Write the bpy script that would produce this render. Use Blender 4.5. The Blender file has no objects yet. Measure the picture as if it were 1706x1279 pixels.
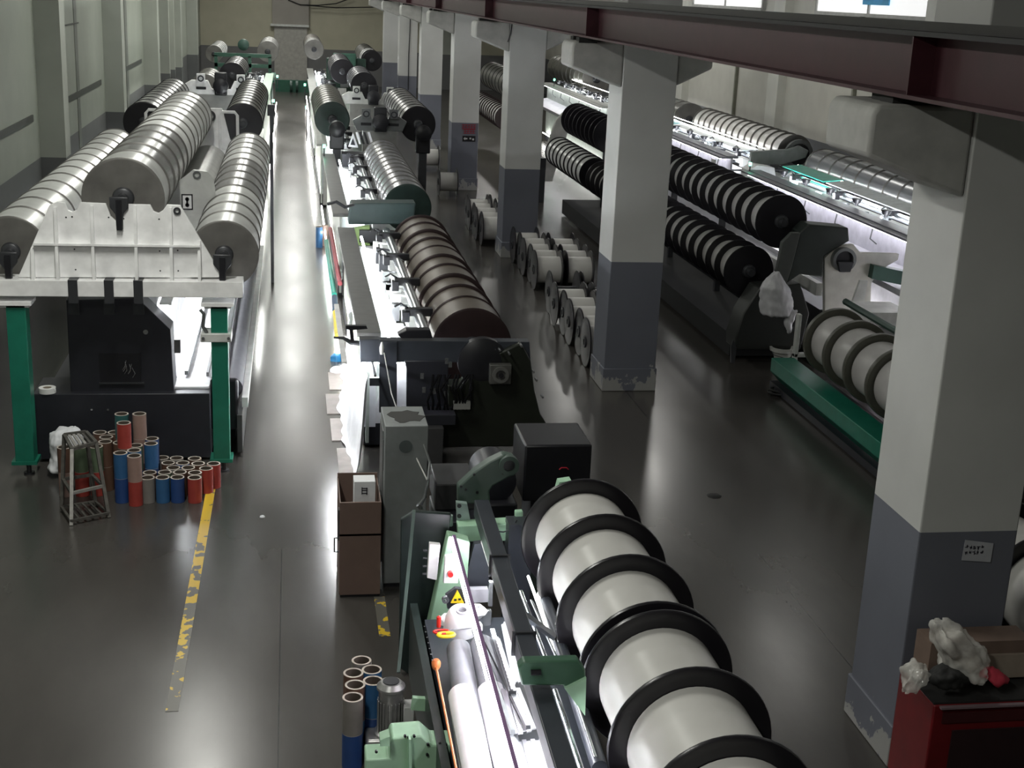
import bpy, bmesh, math, random
from mathutils import Vector, Matrix
random.seed(7)
S = bpy.context.scene
COL = S.collection
# ---------------------------------------------------------------- camera
CAMH = 5.5
FPX, PITCH, YAW, ROLL = 2236.0, .28413, .16871, .04433
fw = Vector((math.sin(YAW)*math.cos(PITCH), math.cos(YAW)*math.cos(PITCH), -math.sin(PITCH)))
rt0 = Vector((math.cos(YAW), -math.sin(YAW), 0)); up0 = rt0.cross(fw)
rt = math.cos(ROLL)*rt0 + math.sin(ROLL)*up0
up = -math.sin(ROLL)*rt0 + math.cos(ROLL)*up0
cd = bpy.data.cameras.new('camera'); cam = bpy.data.objects.new('camera', cd); COL.objects.link(cam)
cd.sensor_width = 36; cd.lens = FPX/1706*36; cd.clip_end = 300
M = Matrix.Identity(4)
for i in range(3):
    M[i][0] = rt[i]; M[i][1] = up[i]; M[i][2] = -fw[i]
M[2][3] = CAMH
cam.matrix_world = M
S.camera = cam
# ---------------------------------------------------------------- world, exposure
w = bpy.data.worlds.new('world'); S.world = w; w.use_nodes = True
w.node_tree.nodes['Background'].inputs[0].default_value = (.8, .9, .85, 1)
w.node_tree.nodes['Background'].inputs[1].default_value = .05
S.view_settings.view_transform = 'Standard'; S.view_settings.look = 'None'
S.view_settings.exposure = 0.85; S.view_settings.gamma = 1.0
S.view_settings.use_curve_mapping = False
# ---------------------------------------------------------------- ceiling luminaires (area light strips)
def area(x, y, z, sx, sy, power, col=(1, 1, .97), rot=(0, 0, 0)):
    l = bpy.data.lights.new('ceiling_light', 'AREA'); l.shape = 'RECTANGLE'; l.size = sx; l.size_y = sy
    l.energy = power; l.color = col
    o = bpy.data.objects.new('ceiling_light', l); COL.objects.link(o); o.location = (x, y, z); o.rotation_euler = rot
    return o
for k in range(9):
    area(-1.5, 3+k*8.5, 7.2, .3, 2.4, 150 if k < 2 else 92, (1, 1, .93))
for k in range(6):
    area(.05, 41+k*6, 7.2, .6, 3.5, 62, (1, 1, .95))
for k in range(6):
    area(9.6, 12+k*11, 7.2, .2, 2.4, 18 if k < 2 else 70, (1, .98, .93))

# ---------------------------------------------------------------- measuring helpers: photo pixel -> point on a world plane
def at(px, py, x=None, y=None, z=None):
    d = rt*((px-853)/FPX) - up*((py-639.5)/FPX) + fw
    if z is not None: t = (z-CAMH)/d.z
    elif x is not None: t = x/d.x
    else: t = y/d.y
    return Vector((t*d.x, t*d.y, CAMH+t*d.z))
def XZ(pts, y):
    return [(at(a, b, y=y).x, at(a, b, y=y).z) for a, b in pts]

# ---------------------------------------------------------------- materials
MATS = {}
def mat(name, col, rough=.5, metal=0.0, var=.12, scale=6.0, spec=.5, emit=None, power=0, bump=0, trans=0, aniso=0, alpha=1):
    if name in MATS: return MATS[name]
    m = bpy.data.materials.new(name); m.use_nodes = True; nt = m.node_tree; b = nt.nodes['Principled BSDF']
    b.inputs['Roughness'].default_value = rough; b.inputs['Metallic'].default_value = metal
    b.inputs['Specular IOR Level'].default_value = spec
    if var > 0:
        tc = nt.nodes.new('ShaderNodeTexCoord'); n = nt.nodes.new('ShaderNodeTexNoise')
        n.inputs['Scale'].default_value = scale; n.inputs['Detail'].default_value = 5
        nt.links.new(tc.outputs['Object'], n.inputs['Vector'])
        r = nt.nodes.new('ShaderNodeMapRange'); nt.links.new(n.outputs['Fac'], r.inputs['Value'])
        r.inputs['From Min'].default_value = .3; r.inputs['From Max'].default_value = .7
        r.inputs['To Min'].default_value = 1-var; r.inputs['To Max'].default_value = 1+var
        mx = nt.nodes.new('ShaderNodeVectorMath'); mx.operation = 'SCALE'; mx.inputs[0].default_value = col
        nt.links.new(r.outputs['Result'], mx.inputs['Scale']); nt.links.new(mx.outputs[0], b.inputs['Base Color'])
        if bump:
            bp = nt.nodes.new('ShaderNodeBump'); bp.inputs['Strength'].default_value = bump
            nt.links.new(n.outputs['Fac'], bp.inputs['Height']); nt.links.new(bp.outputs[0], b.inputs['Normal'])
    else:
        b.inputs['Base Color'].default_value = (*col, 1)
    if emit:
        b.inputs['Emission Color'].default_value = (*emit, 1); b.inputs['Emission Strength'].default_value = power
    if trans: b.inputs['Transmission Weight'].default_value = trans
    if alpha < 1: b.inputs['Alpha'].default_value = alpha
    MATS[name] = m
    return m
def painted(name, lo, hi, split, wear=0.0):
    """two-tone wall paint split at a height, chipped along the foot"""
    m = bpy.data.materials.new(name); m.use_nodes = True; nt = m.node_tree; b = nt.nodes['Principled BSDF']
    N, L = nt.nodes.new, nt.links.new
    g = N('ShaderNodeNewGeometry'); sp = N('ShaderNodeSeparateXYZ'); L(g.outputs['Position'], sp.inputs[0])
    gt = N('ShaderNodeMath'); gt.operation = 'GREATER_THAN'; gt.inputs[1].default_value = split; L(sp.outputs['Z'], gt.inputs[0])
    mx = N('ShaderNodeMix'); mx.data_type = 'RGBA'; L(gt.outputs[0], mx.inputs['Factor'])
    mx.inputs['A'].default_value = (*lo, 1); mx.inputs['B'].default_value = (*hi, 1)
    n = N('ShaderNodeTexNoise'); n.inputs['Scale'].default_value = 1.3; n.inputs['Detail'].default_value = 6; L(g.outputs['Position'], n.inputs['Vector'])
    r = N('ShaderNodeMapRange'); L(n.outputs['Fac'], r.inputs['Value']); r.inputs['To Min'].default_value = .82; r.inputs['To Max'].default_value = 1.12
    vm = N('ShaderNodeVectorMath'); vm.operation = 'SCALE'; L(mx.outputs['Result'], vm.inputs[0]); L(r.outputs['Result'], vm.inputs['Scale'])
    out = vm.outputs[0]
    if wear:
        n2 = N('ShaderNodeTexNoise'); n2.inputs['Scale'].default_value = 3.2; n2.inputs['Detail'].default_value = 8; n2.inputs['Roughness'].default_value = .65
        L(g.outputs['Position'], n2.inputs['Vector'])
        zr = N('ShaderNodeMapRange'); L(sp.outputs['Z'], zr.inputs['Value']); zr.inputs['From Min'].default_value = 0; zr.inputs['From Max'].default_value = .75
        zr.inputs['To Min'].default_value = wear; zr.inputs['To Max'].default_value = -.25
        ad = N('ShaderNodeMath'); ad.operation = 'ADD'; L(n2.outputs['Fac'], ad.inputs[0]); L(zr.outputs['Result'], ad.inputs[1])
        g2 = N('ShaderNodeMath'); g2.operation = 'GREATER_THAN'; g2.inputs[1].default_value = .62; L(ad.outputs[0], g2.inputs[0])
        m2 = N('ShaderNodeMix'); m2.data_type = 'RGBA'; L(g2.outputs[0], m2.inputs['Factor']); L(out, m2.inputs['A']); m2.inputs['B'].default_value = (.33, .33, .32, 1)
        out = m2.outputs['Result']
    L(out, b.inputs['Base Color']); b.inputs['Roughness'].default_value = .55
    return m
def floor_material():
    m = bpy.data.materials.new('epoxy_floor'); m.use_nodes = True; nt = m.node_tree; b = nt.nodes['Principled BSDF']
    N, L = nt.nodes.new, nt.links.new
    g = N('ShaderNodeNewGeometry'); sp = N('ShaderNodeSeparateXYZ'); L(g.outputs['Position'], sp.inputs[0])
    mp = N('ShaderNodeMapping'); mp.inputs['Scale'].default_value = (1, .35, 1); L(g.outputs['Position'], mp.inputs['Vector'])
    n = N('ShaderNodeTexNoise'); n.inputs['Scale'].default_value = .9; n.inputs['Detail'].default_value = 7; n.inputs['Roughness'].default_value = .6; L(mp.outputs[0], n.inputs['Vector'])
    cr = N('ShaderNodeValToRGB'); L(n.outputs['Fac'], cr.inputs['Fac'])
    cr.color_ramp.elements[0].position = .3; cr.color_ramp.elements[0].color = (.042, .039, .036, 1)
    cr.color_ramp.elements[1].position = .75; cr.color_ramp.elements[1].color = (.07, .065, .059, 1)
    out = cr.outputs['Color']
    for xj, wd in ((-.117, .012), (4.78, .014), (-9, .01)):
        a = N('ShaderNodeMath'); a.operation = 'SUBTRACT'; a.inputs[1].default_value = xj; L(sp.outputs['X'], a.inputs[0])
        c = N('ShaderNodeMath'); c.operation = 'ABSOLUTE'; L(a.outputs[0], c.inputs[0])
        d = N('ShaderNodeMath'); d.operation = 'LESS_THAN'; d.inputs[1].default_value = wd/2; L(c.outputs[0], d.inputs[0])
        x = N('ShaderNodeMix'); x.data_type = 'RGBA'; L(d.outputs[0], x.inputs['Factor']); L(out, x.inputs['A']); x.inputs['B'].default_value = (.02, .02, .02, 1)
        out = x.outputs['Result']
    L(out, b.inputs['Base Color'])
    n3 = N('ShaderNodeTexNoise'); n3.inputs['Scale'].default_value = 1.2; n3.inputs['Detail'].default_value = 3; L(mp.outputs[0], n3.inputs['Vector'])
    r = N('ShaderNodeMapRange'); L(n3.outputs['Fac'], r.inputs['Value']); r.inputs['From Min'].default_value = .3; r.inputs['From Max'].default_value = .7
    r.inputs['To Min'].default_value = .2; r.inputs['To Max'].default_value = .27; L(r.outputs['Result'], b.inputs['Roughness'])
    b.inputs['Specular IOR Level'].default_value = .5
    return m

white = mat('white_paint', (.84, .84, .84), .35)
offwhite = mat('off_white_paint', (.55, .56, .54), .4)
black = mat('black_plastic', (.012, .012, .015), .35)
navy = mat('dark_cabinet_paint', (.016, .017, .023), .45)
dkgrey = mat('dark_grey_steel', (.045, .047, .052), .4, .3)
midgrey = mat('grey_steel', (.18, .19, .19), .35, .6)
silver = mat('bright_steel', (.6, .62, .64), .22, .9, .08, 12)
green = mat('green_machine_paint', (.012, .16, .105), .35)
pgreen = mat('pale_green_paint', (.33, .52, .36), .4)
dgreen = mat('dark_green_paint', (.035, .075, .06), .4)
lamp = mat('fluorescent_tube', (1, 1, 1), .4, 0, 0, emit=(.93, .96, 1), power=34)
lampw = mat('fluorescent_tube_warm', (1, 1, 1), .4, 0, 0, emit=(1, .99, .95), power=24)
lampp = mat('tinted_tube', (1, 1, 1), .4, 0, 0, emit=(1, .9, 1), power=26)
gled = mat('green_indicator', (.1, .8, .5), .4, 0, 0, emit=(.15, 1, .55), power=6)
cloth = mat('white_cloth', (.8, .81, .84), .8, 0, .06, 8)
film = mat('clear_film', (.85, .83, .78), .1, 0, .3, 10, bump=.6, alpha=.5)
rubber = mat('black_rubber', (.015, .015, .015), .7)
yarn_w = mat('white_yarn', (.58, .57, .545), .34, 0, .05, 3)
yarn_s = mat('silver_yarn', (.68, .69, .67), .26, .2, .1, 3)
yarn_d = mat('grey_yarn', (.27, .27, .265), .24, .3, .12, 3)
yarn_b = mat('brown_yarn', (.1, .082, .064), .48, 0, .1, 3)
yarn_g = mat('olive_yarn', (.12, .12, .1), .3, .3, .1, 3)
yarn_l = mat('lilac_grey_yarn', (.27, .27, .29), .24, .3, .1, 3)
flange = mat('black_flange', (.012, .011, .014), .3, 0, .1)
flange_g = mat('gunmetal_flange', (.16, .155, .145), .36, .35, .3, 2.5)
yarn_m = mat('muted_yarn', (.45, .44, .43), .35, 0, .1, 3)
flange_b = mat('maroon_flange', (.03, .018, .018), .35, .2, .15)

# ---------------------------------------------------------------- mesh helpers
ORG = {}
def org(p): return ORG.get(p.name, Vector((0, 0, 0))) if p else Vector((0, 0, 0))
class MB:
    def __init__(s): s.v = []; s.f = []
    def add(s, vs, fs):
        n = len(s.v); s.v += [tuple(v) for v in vs]; s.f += [tuple(i+n for i in f) for f in fs]; return s
    def box(s, x0, x1, y0, y1, z0, z1):
        x0, x1 = min(x0, x1), max(x0, x1); y0, y1 = min(y0, y1), max(y0, y1); z0, z1 = min(z0, z1), max(z0, z1)
        return s.add([(x0,y0,z0),(x1,y0,z0),(x1,y1,z0),(x0,y1,z0),(x0,y0,z1),(x1,y0,z1),(x1,y1,z1),(x0,y1,z1)],
                     [(0,3,2,1),(4,5,6,7),(0,1,5,4),(1,2,6,5),(2,3,7,6),(3,0,4,7)])
    def prism(s, poly, a0, a1, axis='y'):
        """polygon extruded along an axis; polygon coords are the two other axes in order (x,z), (y,z) or (x,y)"""
        ar = sum(poly[i][0]*poly[(i+1) % len(poly)][1]-poly[(i+1) % len(poly)][0]*poly[i][1] for i in range(len(poly)))
        if ar < 0: poly = poly[::-1]
        n = len(poly)
        mk = {'y': lambda p, a: (p[0], a, p[1]), 'x': lambda p, a: (a, p[0], p[1]), 'z': lambda p, a: (p[0], p[1], a)}[axis]
        v = [mk(p, a0) for p in poly]+[mk(p, a1) for p in poly]
        fs = [tuple(range(n)), tuple(range(2*n-1, n-1, -1))]+[(i+n, (i+1) % n+n, (i+1) % n, i) for i in range(n)]
        if axis != 'y': fs = [f[::-1] for f in fs]
        return s.add(v, fs)
    def lathe(s, o, d, prof, n=24, closed=False):
        """profile [(t along d, r)]"""
        o = Vector(o); d = Vector(d).normalized(); a = d.orthogonal().normalized(); b = d.cross(a)
        vs = []; m = len(prof)
        for t, r in prof:
            for k in range(n):
                th = 2*math.pi*k/n; vs.append(o+d*t+(a*math.cos(th)+b*math.sin(th))*r)
        fs = []
        for i in range(m if closed else m-1):
            j = (i+1) % m
            for k in range(n):
                l = (k+1) % n; fs.append((i*n+k, i*n+l, j*n+l, j*n+k))
        if not closed:
            if prof[0][1] > 1e-6: fs.append(tuple(range(n-1, -1, -1)))
            if prof[-1][1] > 1e-6: fs.append(tuple((m-1)*n+k for k in range(n)))
        return s.add(vs, fs)
    def cyl(s, p0, p1, r, n=16, r1=None):
        p0 = Vector(p0); p1 = Vector(p1); return s.lathe(p0, p1-p0, [(0, r), ((p1-p0).length, r if r1 is None else r1)], n)
    def ring(s, o, d, ro, ri, t, n=28):
        return s.lathe(o, d, [(0, ri), (0, ro), (t, ro), (t, ri)], n, True)
    def tube(s, pts, r, n=8):
        pts = [Vector(p) for p in pts]; vs = []; m = len(pts)
        prev = None
        for i, p in enumerate(pts):
            t = (pts[min(i+1, m-1)]-pts[max(i-1, 0)]).normalized()
            a = t.orthogonal().normalized() if prev is None else (prev-t*prev.dot(t)).normalized()
            prev = a; b = t.cross(a); rr = r[i] if isinstance(r, (list, tuple)) else r
            for k in range(n):
                th = 2*math.pi*k/n; vs.append(p+(a*math.cos(th)+b*math.sin(th))*rr)
        fs = [(i*n+k, i*n+(k+1) % n, (i+1)*n+(k+1) % n, (i+1)*n+k) for i in range(m-1) for k in range(n)]
        fs += [tuple(range(n-1, -1, -1)), tuple((m-1)*n+k for k in range(n))]
        return s.add(vs, fs)
    def bar(s, p0, p1, wx, wz):
        """square bar between two points"""
        p0 = Vector(p0); p1 = Vector(p1); d = (p1-p0).normalized()
        a = d.cross(Vector((0, 0, 1)))
        a = Vector((1, 0, 0)) if a.length < 1e-3 else a.normalized()
        b = a.cross(d)
        vs = [p+a*sx*wx/2+b*sz*wz/2 for p in (p0, p1) for sx, sz in ((-1,-1),(1,-1),(1,1),(-1,1))]
        return s.add(vs, [(0,1,2,3),(7,6,5,4),(0,4,5,1),(1,5,6,2),(2,6,7,3),(3,7,4,0)])
    def build(s, name, m, parent=None, bevel=0, sharp=35, solid=0):
        o0 = org(parent)
        me = bpy.data.meshes.new(name); me.from_pydata([Vector(v)-o0 for v in s.v], [], s.f)
        bm = bmesh.new(); bm.from_mesh(me); bmesh.ops.recalc_face_normals(bm, faces=bm.faces); bm.to_mesh(me); bm.free()
        me.materials.append(m)
        me.shade_smooth(); me.set_sharp_from_angle(angle=math.radians(sharp))
        o = bpy.data.objects.new(name, me); COL.objects.link(o)
        if parent: o.parent = parent; ORG[o.name] = o0
        if bevel:
            b = o.modifiers.new('bevel', 'BEVEL'); b.width = bevel; b.segments = 2; b.limit_method = 'ANGLE'
        return o
def text(s, size, loc, rot, m, parent, name='lettering', ext=.001):
    c = bpy.data.curves.new(name, 'FONT'); c.body = s; c.size = size; c.extrude = ext; c.align_x = 'CENTER'; c.align_y = 'CENTER'
    c.materials.append(m); t0 = bpy.data.objects.new(name, c); me = bpy.data.meshes.new_from_object(t0); bpy.data.objects.remove(t0); t = bpy.data.objects.new(name, me); COL.objects.link(t)
    t.location = Vector(loc)-org(parent); t.rotation_euler = rot; t.parent = parent
    return t
def tag(o, label=None, cat=None, group=None, kind=None):
    if label: o['label'] = label
    if cat: o['category'] = cat
    if group: o['group'] = group
    if kind: o['kind'] = kind
    return o
def thing(name, label, cat, loc, group=None):
    o = bpy.data.objects.new(name, None); COL.objects.link(o); o.location = loc; o.empty_display_size = .1
    ORG[o.name] = Vector(loc); return tag(o, label, cat, group)
def dup(root, loc, rotz=0, label=None, group=None):
    r = root.copy(); COL.objects.link(r); r.location = loc; r.rotation_euler = (0, 0, rotz)
    if label: r['label'] = label
    if group: r['group'] = group
    for ch in list(root.children):
        c = ch.copy(); COL.objects.link(c); c.parent = r
        for g in ch.children:
            d = g.copy(); COL.objects.link(d); d.parent = c
    return r
def place(mb_obj, parent, off):
    o = mb_obj.copy(); COL.objects.link(o); o.parent = parent; o.location = off; return o

# ================================================================ THE SETTING
def struct(name, mb, m, **k):
    o = mb.build(name, m, **k); o['kind'] = 'structure'; return o
YB = 78.0
struct('floor', MB().box(-5.6, 14.6, -5, YB+.4, -.2, 0), floor_material())
wallp = painted('hall_wall_paint', (.12, .125, .125), (.31, .335, .285), 1.93)
wallr = painted('right_wall_paint', (.15, .155, .165), (.62, .61, .55), 1.93)
struct('wall_left', MB().box(-5.5, -4.95, -5, YB+.4, 0, 8), wallp)
struct('wall_right', MB().box(14.2, 14.5, -5, YB+.4, 0, 8), wallr)
struct('wall_back', MB().box(-5.5, 14.5, YB, YB+.3, 0, 8), painted('back_wall_paint', (.14, .14, .14), (.44, .42, .32), 1.95))
struct('wall_front', MB().box(-5.5, 14.5, -5.3, -5, 0, 8), wallp)
struct('ceiling', MB().box(-5.5, 14.5, -5.3, YB+.4, 8, 8.2), mat('ceiling_paint', (.35, .35, .33), .8))
trimm = mat('dark_wall_rail', (.055, .06, .052), .5)
pil = painted('pilaster_paint', (.12, .125, .125), (.37, .39, .345), 1.93)
n = 0
for y in (18.2, 28.1, 38, 48, 58, 68):                     # pilasters along both long walls
    n += 1; struct('trim_%d' % n, MB().box(-5.0, -4.46, y, y+.6, 0, 8), pil)
for y in (28.3, 38.2, 48.1, 58, 68):
    n += 1; struct('trim_%d' % n, MB().box(13.95, 14.25, y, y+.9, 0, 8), painted('right_pilaster_paint', (.15, .155, .165), (.72, .72, .66), 1.93))
# tall sheet panels between the left pilasters: dark joints and a horizontal rail
for i, y in enumerate((12, 18.8, 28.7, 38.6, 48.6)):
    y1 = (17.6, 27.4, 37.2, 47.2, 57)[i]
    n += 1; struct('trim_%d' % n, MB().box(-4.96, -4.92, y+.2, y1, 2.70, 2.83), trimm)
    m2 = MB()
    for t in ((.15, .5) if i > 2 else (.52,)): m2.box(-4.96, -4.935, y+(y1-y)*t, y+(y1-y)*t+.4+.2*(i>2), 0, 8)
    n += 1; struct('trim_%d' % n, m2, mat('panel_joint', (.16, .17, .15), .5))
n += 1; struct('trim_%d' % n, MB().box(-4.96, -4.93, 29.4, 33.8, 4.35, 4.38).box(-4.96, -4.93, 29.4, 29.46, 4.38, 8), trimm)
# dark doorway beyond the third pilaster, left wall
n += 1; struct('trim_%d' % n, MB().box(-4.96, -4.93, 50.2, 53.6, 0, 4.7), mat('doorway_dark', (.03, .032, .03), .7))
struct('door_1', MB().box(-4.96, -4.6, 54, 54.25, 1.6, 8).box(-4.96, -4.6, 56.4, 56.6, 1.6, 8), pil)
# back wall: broad pier with a shelf-like ledge and a doorway below
n += 1; struct('trim_%d' % n, MB().box(-1.05, .95, 77.7, YB, 4.6-1.4, 8), painted('pier_paint', (.16, .16, .15), (.3, .28, .25), 1.95))
n += 1; struct('trim_%d' % n, MB().box(-1.15, .95, 77.55, YB, 3.12, 3.24), offwhite)
struct('door_2', MB().box(-.95, .85, 77.8, YB, 0, 3.12), mat('door_sheet', (.36, .35, .32), .4))
for i, (a, b) in enumerate((((5.3, 6.3)), (8.2, 9.2))):
    n += 1; struct('trim_%d' % n, MB().box(a, b, 77.4, YB, 0, 8), pil)
# right wall: framed glowing panels added for the brightly lit upper wall, and panel joints
wall_glow_m = mat('window_glow', (.8, .8, .8), .3, 0, 0, emit=(1, 1, 1), power=.4)
for i, (a, b) in enumerate(((29.2, 36.2), (40.6, 48), (50, 58))):
    wn = struct('window_%d' % (i+1), MB().box(14.12, 14.2, a, b, 5.33, 7), wall_glow_m)
    fr = MB()
    for t in range(3): yy = a+(b-a)*t/2; fr.box(14.08, 14.2, yy-.05, yy+.05, 5.3, 7)
    fr.box(14.06, 14.2, a, b, 5.27, 5.35)
    fr.build('window_frame', mat('window_frame_paint', (.45, .45, .43), .5), wn)
n += 1; struct('trim_%d' % n, MB().box(14.1, 14.2, 33.1, 33.2, 1.9, 5.3).box(14.1, 14.2, 42.6, 42.7, 1.9, 5.3).box(14.1, 14.2, 24, 24.1, 1.9, 5.3).box(14.1, 14.2, 52.4, 52.6, 1.9, 5.3), mat('seam_paint', (.25, .25, .2), .5))
tag(MB().box(14.05, 14.08, 31.45, 33, 5.56, 6.3).build('poster', mat('blue_poster', (.08, .42, .75), .5)), 'blue poster fixed to the bright right wall high above the crane beam', 'poster')

# ---------------------------------------------------------------- columns with corbels
colp = painted('column_paint', (.145, .153, .185), (.56, .565, .55), 1.9, wear=.2)
corb = mat('corbel_concrete', (.4, .4, .38), .6)
lab = ['square column nearest the camera, with the paper notice on it',
       'second square column, number 7 spool standing beside it',
       'third square column, between two groups of stored spools',
       'fourth square column, with the red lettered notice and arrow sign',
       'fifth square column down the hall', 'sixth square column down the hall', 'seventh square column, last before the back wall']
for i in range(7):
    y = 8.36+9.9*i-(.06 if i == 1 else 0)
    t = thing('column', lab[i], 'column', (4.82, y+.4, 0), 'square concrete columns in one line')
    MB().box(4.44, 5.2, y, y+.8, 0, 8).build('shaft', colp, t, bevel=.012)
    MB().box(4.42, 5.22, y-.02, y+.82, 0, .34).build('plinth', colp, t, bevel=.01)
    MB().prism([(4.44, 4.9), (3.76, 4.9), (3.72, 4.84), (3.72, 4.56), (4.44, 4.3)], y+.02, y+.78).build('corbel', corb, t, bevel=.03)
    MB().prism([(5.2, 4.9), (5.7, 4.9), (5.7, 4.6), (5.2, 4.35)], y+.02, y+.78).build('corbel', corb, t, bevel=.03)
    m2 = MB(); random.seed(i)
    for k in range(5): a = 3.78+random.random()*.3; b = y+random.random()*.55; m2.box(a, a+.25, b, b+.2, 4.88, 4.95)
    m2.build('bearing_pad', rubber, t)
# crane beam on the corbels
maroon = mat('maroon_paint', (.05, .012, .018), .45)
t = thing('crane_beam', 'long maroon steel crane beam resting on the column corbels', 'beam', (4.05, -3, 4.95))
MB().box(3.86, 4.24, -3, 76, 4.95, 4.975).box(4.04, 4.06, -3, 76, 4.95, 5.36).build('web', maroon, t)
MB().box(3.86, 4.24, -3, 76, 5.34, 5.37).build('top_flange', mat('sooty_steel', (.012, .011, .011), .6), t)  # top flange coloured plain black
MB().box(4.02, 4.08, -3, 76, 5.37, 5.43).build('rail', mat('rail_steel', (.03, .028, .027), .4, .5), t)
for k in range(8):
    y = 8.25+9.9*k
    MB().box(3.88, 4.04, y, y+.015, 4.975, 5.34).build('stiffener', maroon, t)
# paper notice and the older sign
t = thing('paper_notice', 'small white paper notice with two rows of writing taped on the nearest column', 'notice', (4.85, 8.355, 1.62))
p = [at(a, b, y=8.352) for a, b in ((1602, 933), (1650, 936), (1655, 905), (1608, 899))]
MB().prism([(q.x, q.z) for q in p], 8.349, 8.355).build('sheet', mat('paper', (.42, .43, .46), .8), t)
mk = MB(); random.seed(5)
ink = mat('ink', (.02, .02, .03), .7)
for r, yy in enumerate((911.5, 920)):
    for c in range(5):
        q = at(1610+c*6.5-r*.8+1, yy+c*.2, y=8.345)
        for k in range(4):
            dx = random.uniform(-.007, .007); dz = random.uniform(-.009, .009)
            if k % 2: mk.box(q.x+dx-.008, q.x+dx+.008, 8.346, 8.349, q.z+dz-.002, q.z+dz+.002)
            else: mk.box(q.x+dx-.002, q.x+dx+.002, 8.346, 8.349, q.z+dz-.01, q.z+dz+.01)
mk.build('writing', ink, t)
redink = mat('red_ink', (.3, .02, .04), .6)
yc = 8.36+29.7
t = thing('wall_sign', 'red lettered notice with black arrow sign below, painted on the fourth column', 'sign', (4.9, yc, 1.6))
mk = MB(); random.seed(3)
for r, (yy, n0, x0, sz) in enumerate(((211, 5, 772, .13), (219, 4, 775, .12))):
    for c in range(n0):
        q = at(x0+c*4.6, yy, y=yc)
        for k in range(3): mk.box(q.x-.05, q.x+.05, yc-.01, yc-.004, q.z-sz/2+k*.055, q.z-sz/2+k*.055+.016)
        mk.box(q.x-.008, q.x+.008, yc-.012, yc-.004, q.z-sz/2, q.z+sz/2)
mk.build('red_writing', redink, t)
q = at(782, 231, y=yc)
MB().box(q.x-.2, q.x+.17, yc-.012, yc-.004, q.z-.08, q.z+.08).build('black_plate', black, t)
MB().prism([(q.x-.17, q.z), (q.x-.12, q.z+.045), (q.x-.12, q.z+.018), (q.x-.06, q.z+.018), (q.x-.06, q.z-.018), (q.x-.12, q.z-.018), (q.x-.12, q.z-.045)], yc-.016, yc-.011).box(q.x+.0, q.x+.05, yc-.016, yc-.011, q.z-.015, q.z+.03).box(q.x+.08, q.x+.13, yc-.016, yc-.011, q.z-.04, q.z+.01).build('arrow', mat('sign_white', (.5, .5, .5), .6), t)
# yellow floor line
ym = bpy.data.materials.new('worn_yellow_line'); ym.use_nodes = True; nt = ym.node_tree; b_ = nt.nodes['Principled BSDF']
g_ = nt.nodes.new('ShaderNodeNewGeometry'); n_ = nt.nodes.new('ShaderNodeTexNoise'); n_.inputs['Scale'].default_value = 7; n_.inputs['Detail'].default_value = 8
nt.links.new(g_.outputs['Position'], n_.inputs['Vector'])
s_ = nt.nodes.new('ShaderNodeSeparateXYZ'); nt.links.new(g_.outputs['Position'], s_.inputs[0])
r_ = nt.nodes.new('ShaderNodeMapRange'); nt.links.new(s_.outputs['Y'], r_.inputs['Value']); r_.inputs['From Min'].default_value = 9.4; r_.inputs['From Max'].default_value = 13.4
r_.inputs['To Min'].default_value = .62; r_.inputs['To Max'].default_value = .39
gt_ = nt.nodes.new('ShaderNodeMath'); gt_.operation = 'GREATER_THAN'; nt.links.new(n_.outputs['Fac'], gt_.inputs[0]); nt.links.new(r_.outputs['Result'], gt_.inputs[1])
mx_ = nt.nodes.new('ShaderNodeMix'); mx_.data_type = 'RGBA'; nt.links.new(gt_.outputs[0], mx_.inputs['Factor']); mx_.inputs['A'].default_value = (.11, .105, .09, 1); mx_.inputs['B'].default_value = (.62, .42, .03, 1)
nt.links.new(mx_.outputs['Result'], b_.inputs['Base Color']); b_.inputs['Roughness'].default_value = .35
tag(MB().prism([(-.99, 9.6), (-.89, 9.6), (-.86, 14.9), (-.96, 14.9)], 0, .003, 'z').build('floor_line', ym), 'worn yellow line painted on the floor of the left aisle', 'floor marking')
q = at(637, 1030, z=0)
tag(MB().box(q.x-.05, q.x+.05, q.y-.35, q.y+.45, 0, .003).build('floor_line', ym), 'short worn yellow mark on the floor beside the grey cabinet', 'floor marking')
for a, b, l in ((437, 861, 'tiny white scrap of paper lying in the aisle'), (1190, 826, 'dark oily rag lying flat on the floor between columns and machine')):
    q = at(a, b, z=0); s_ = .03 if a < 500 else .09
    tag(MB().lathe(q, (0, 0, 1), [(.002, s_), (.012, s_*.8), (.02, s_*.3), (.021, 0)], 7).build('floor_scrap', cloth if a < 500 else rubber), l, 'scrap')

# ================================================================ WARP BEAMS (rolls)
UNIT = {}
def flange_mesh(R, th, m):
    k = ('f', round(R, 3), round(th, 3), m.name)
    if k not in UNIT:
        o = MB().lathe((0, 0, 0), (0, 1, 0), [(0, 0), (0, R*.5), (th*.15, R*.86), (0, R*.93), (th*.1, R*.99), (th*.35, R), (th*.65, R), (th*.9, R*.99), (th, R*.93), (th*.85, R*.86), (th, R*.5), (th, 0)], 48).build('flange', m, sharp=50)
        UNIT[k] = o.data; bpy.data.objects.remove(o)
    return UNIT[k]
def yarn_mesh(r, L, m):
    k = ('y', round(r, 3), round(L, 3), m.name)
    if k not in UNIT:
        o = MB().lathe((0, 0, 0), (0, 1, 0), [(0, r*.3), (0, r), (L*.5, r*1.002), (L, r), (L, r*.3)], 48).build('yarn', m, sharp=50)
        UNIT[k] = o.data; bpy.data.objects.remove(o)
    return UNIT[k]
def part(name, me, parent, off):
    o = bpy.data.objects.new(name, me); COL.objects.link(o); o.parent = parent; o.location = off; return o
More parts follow.
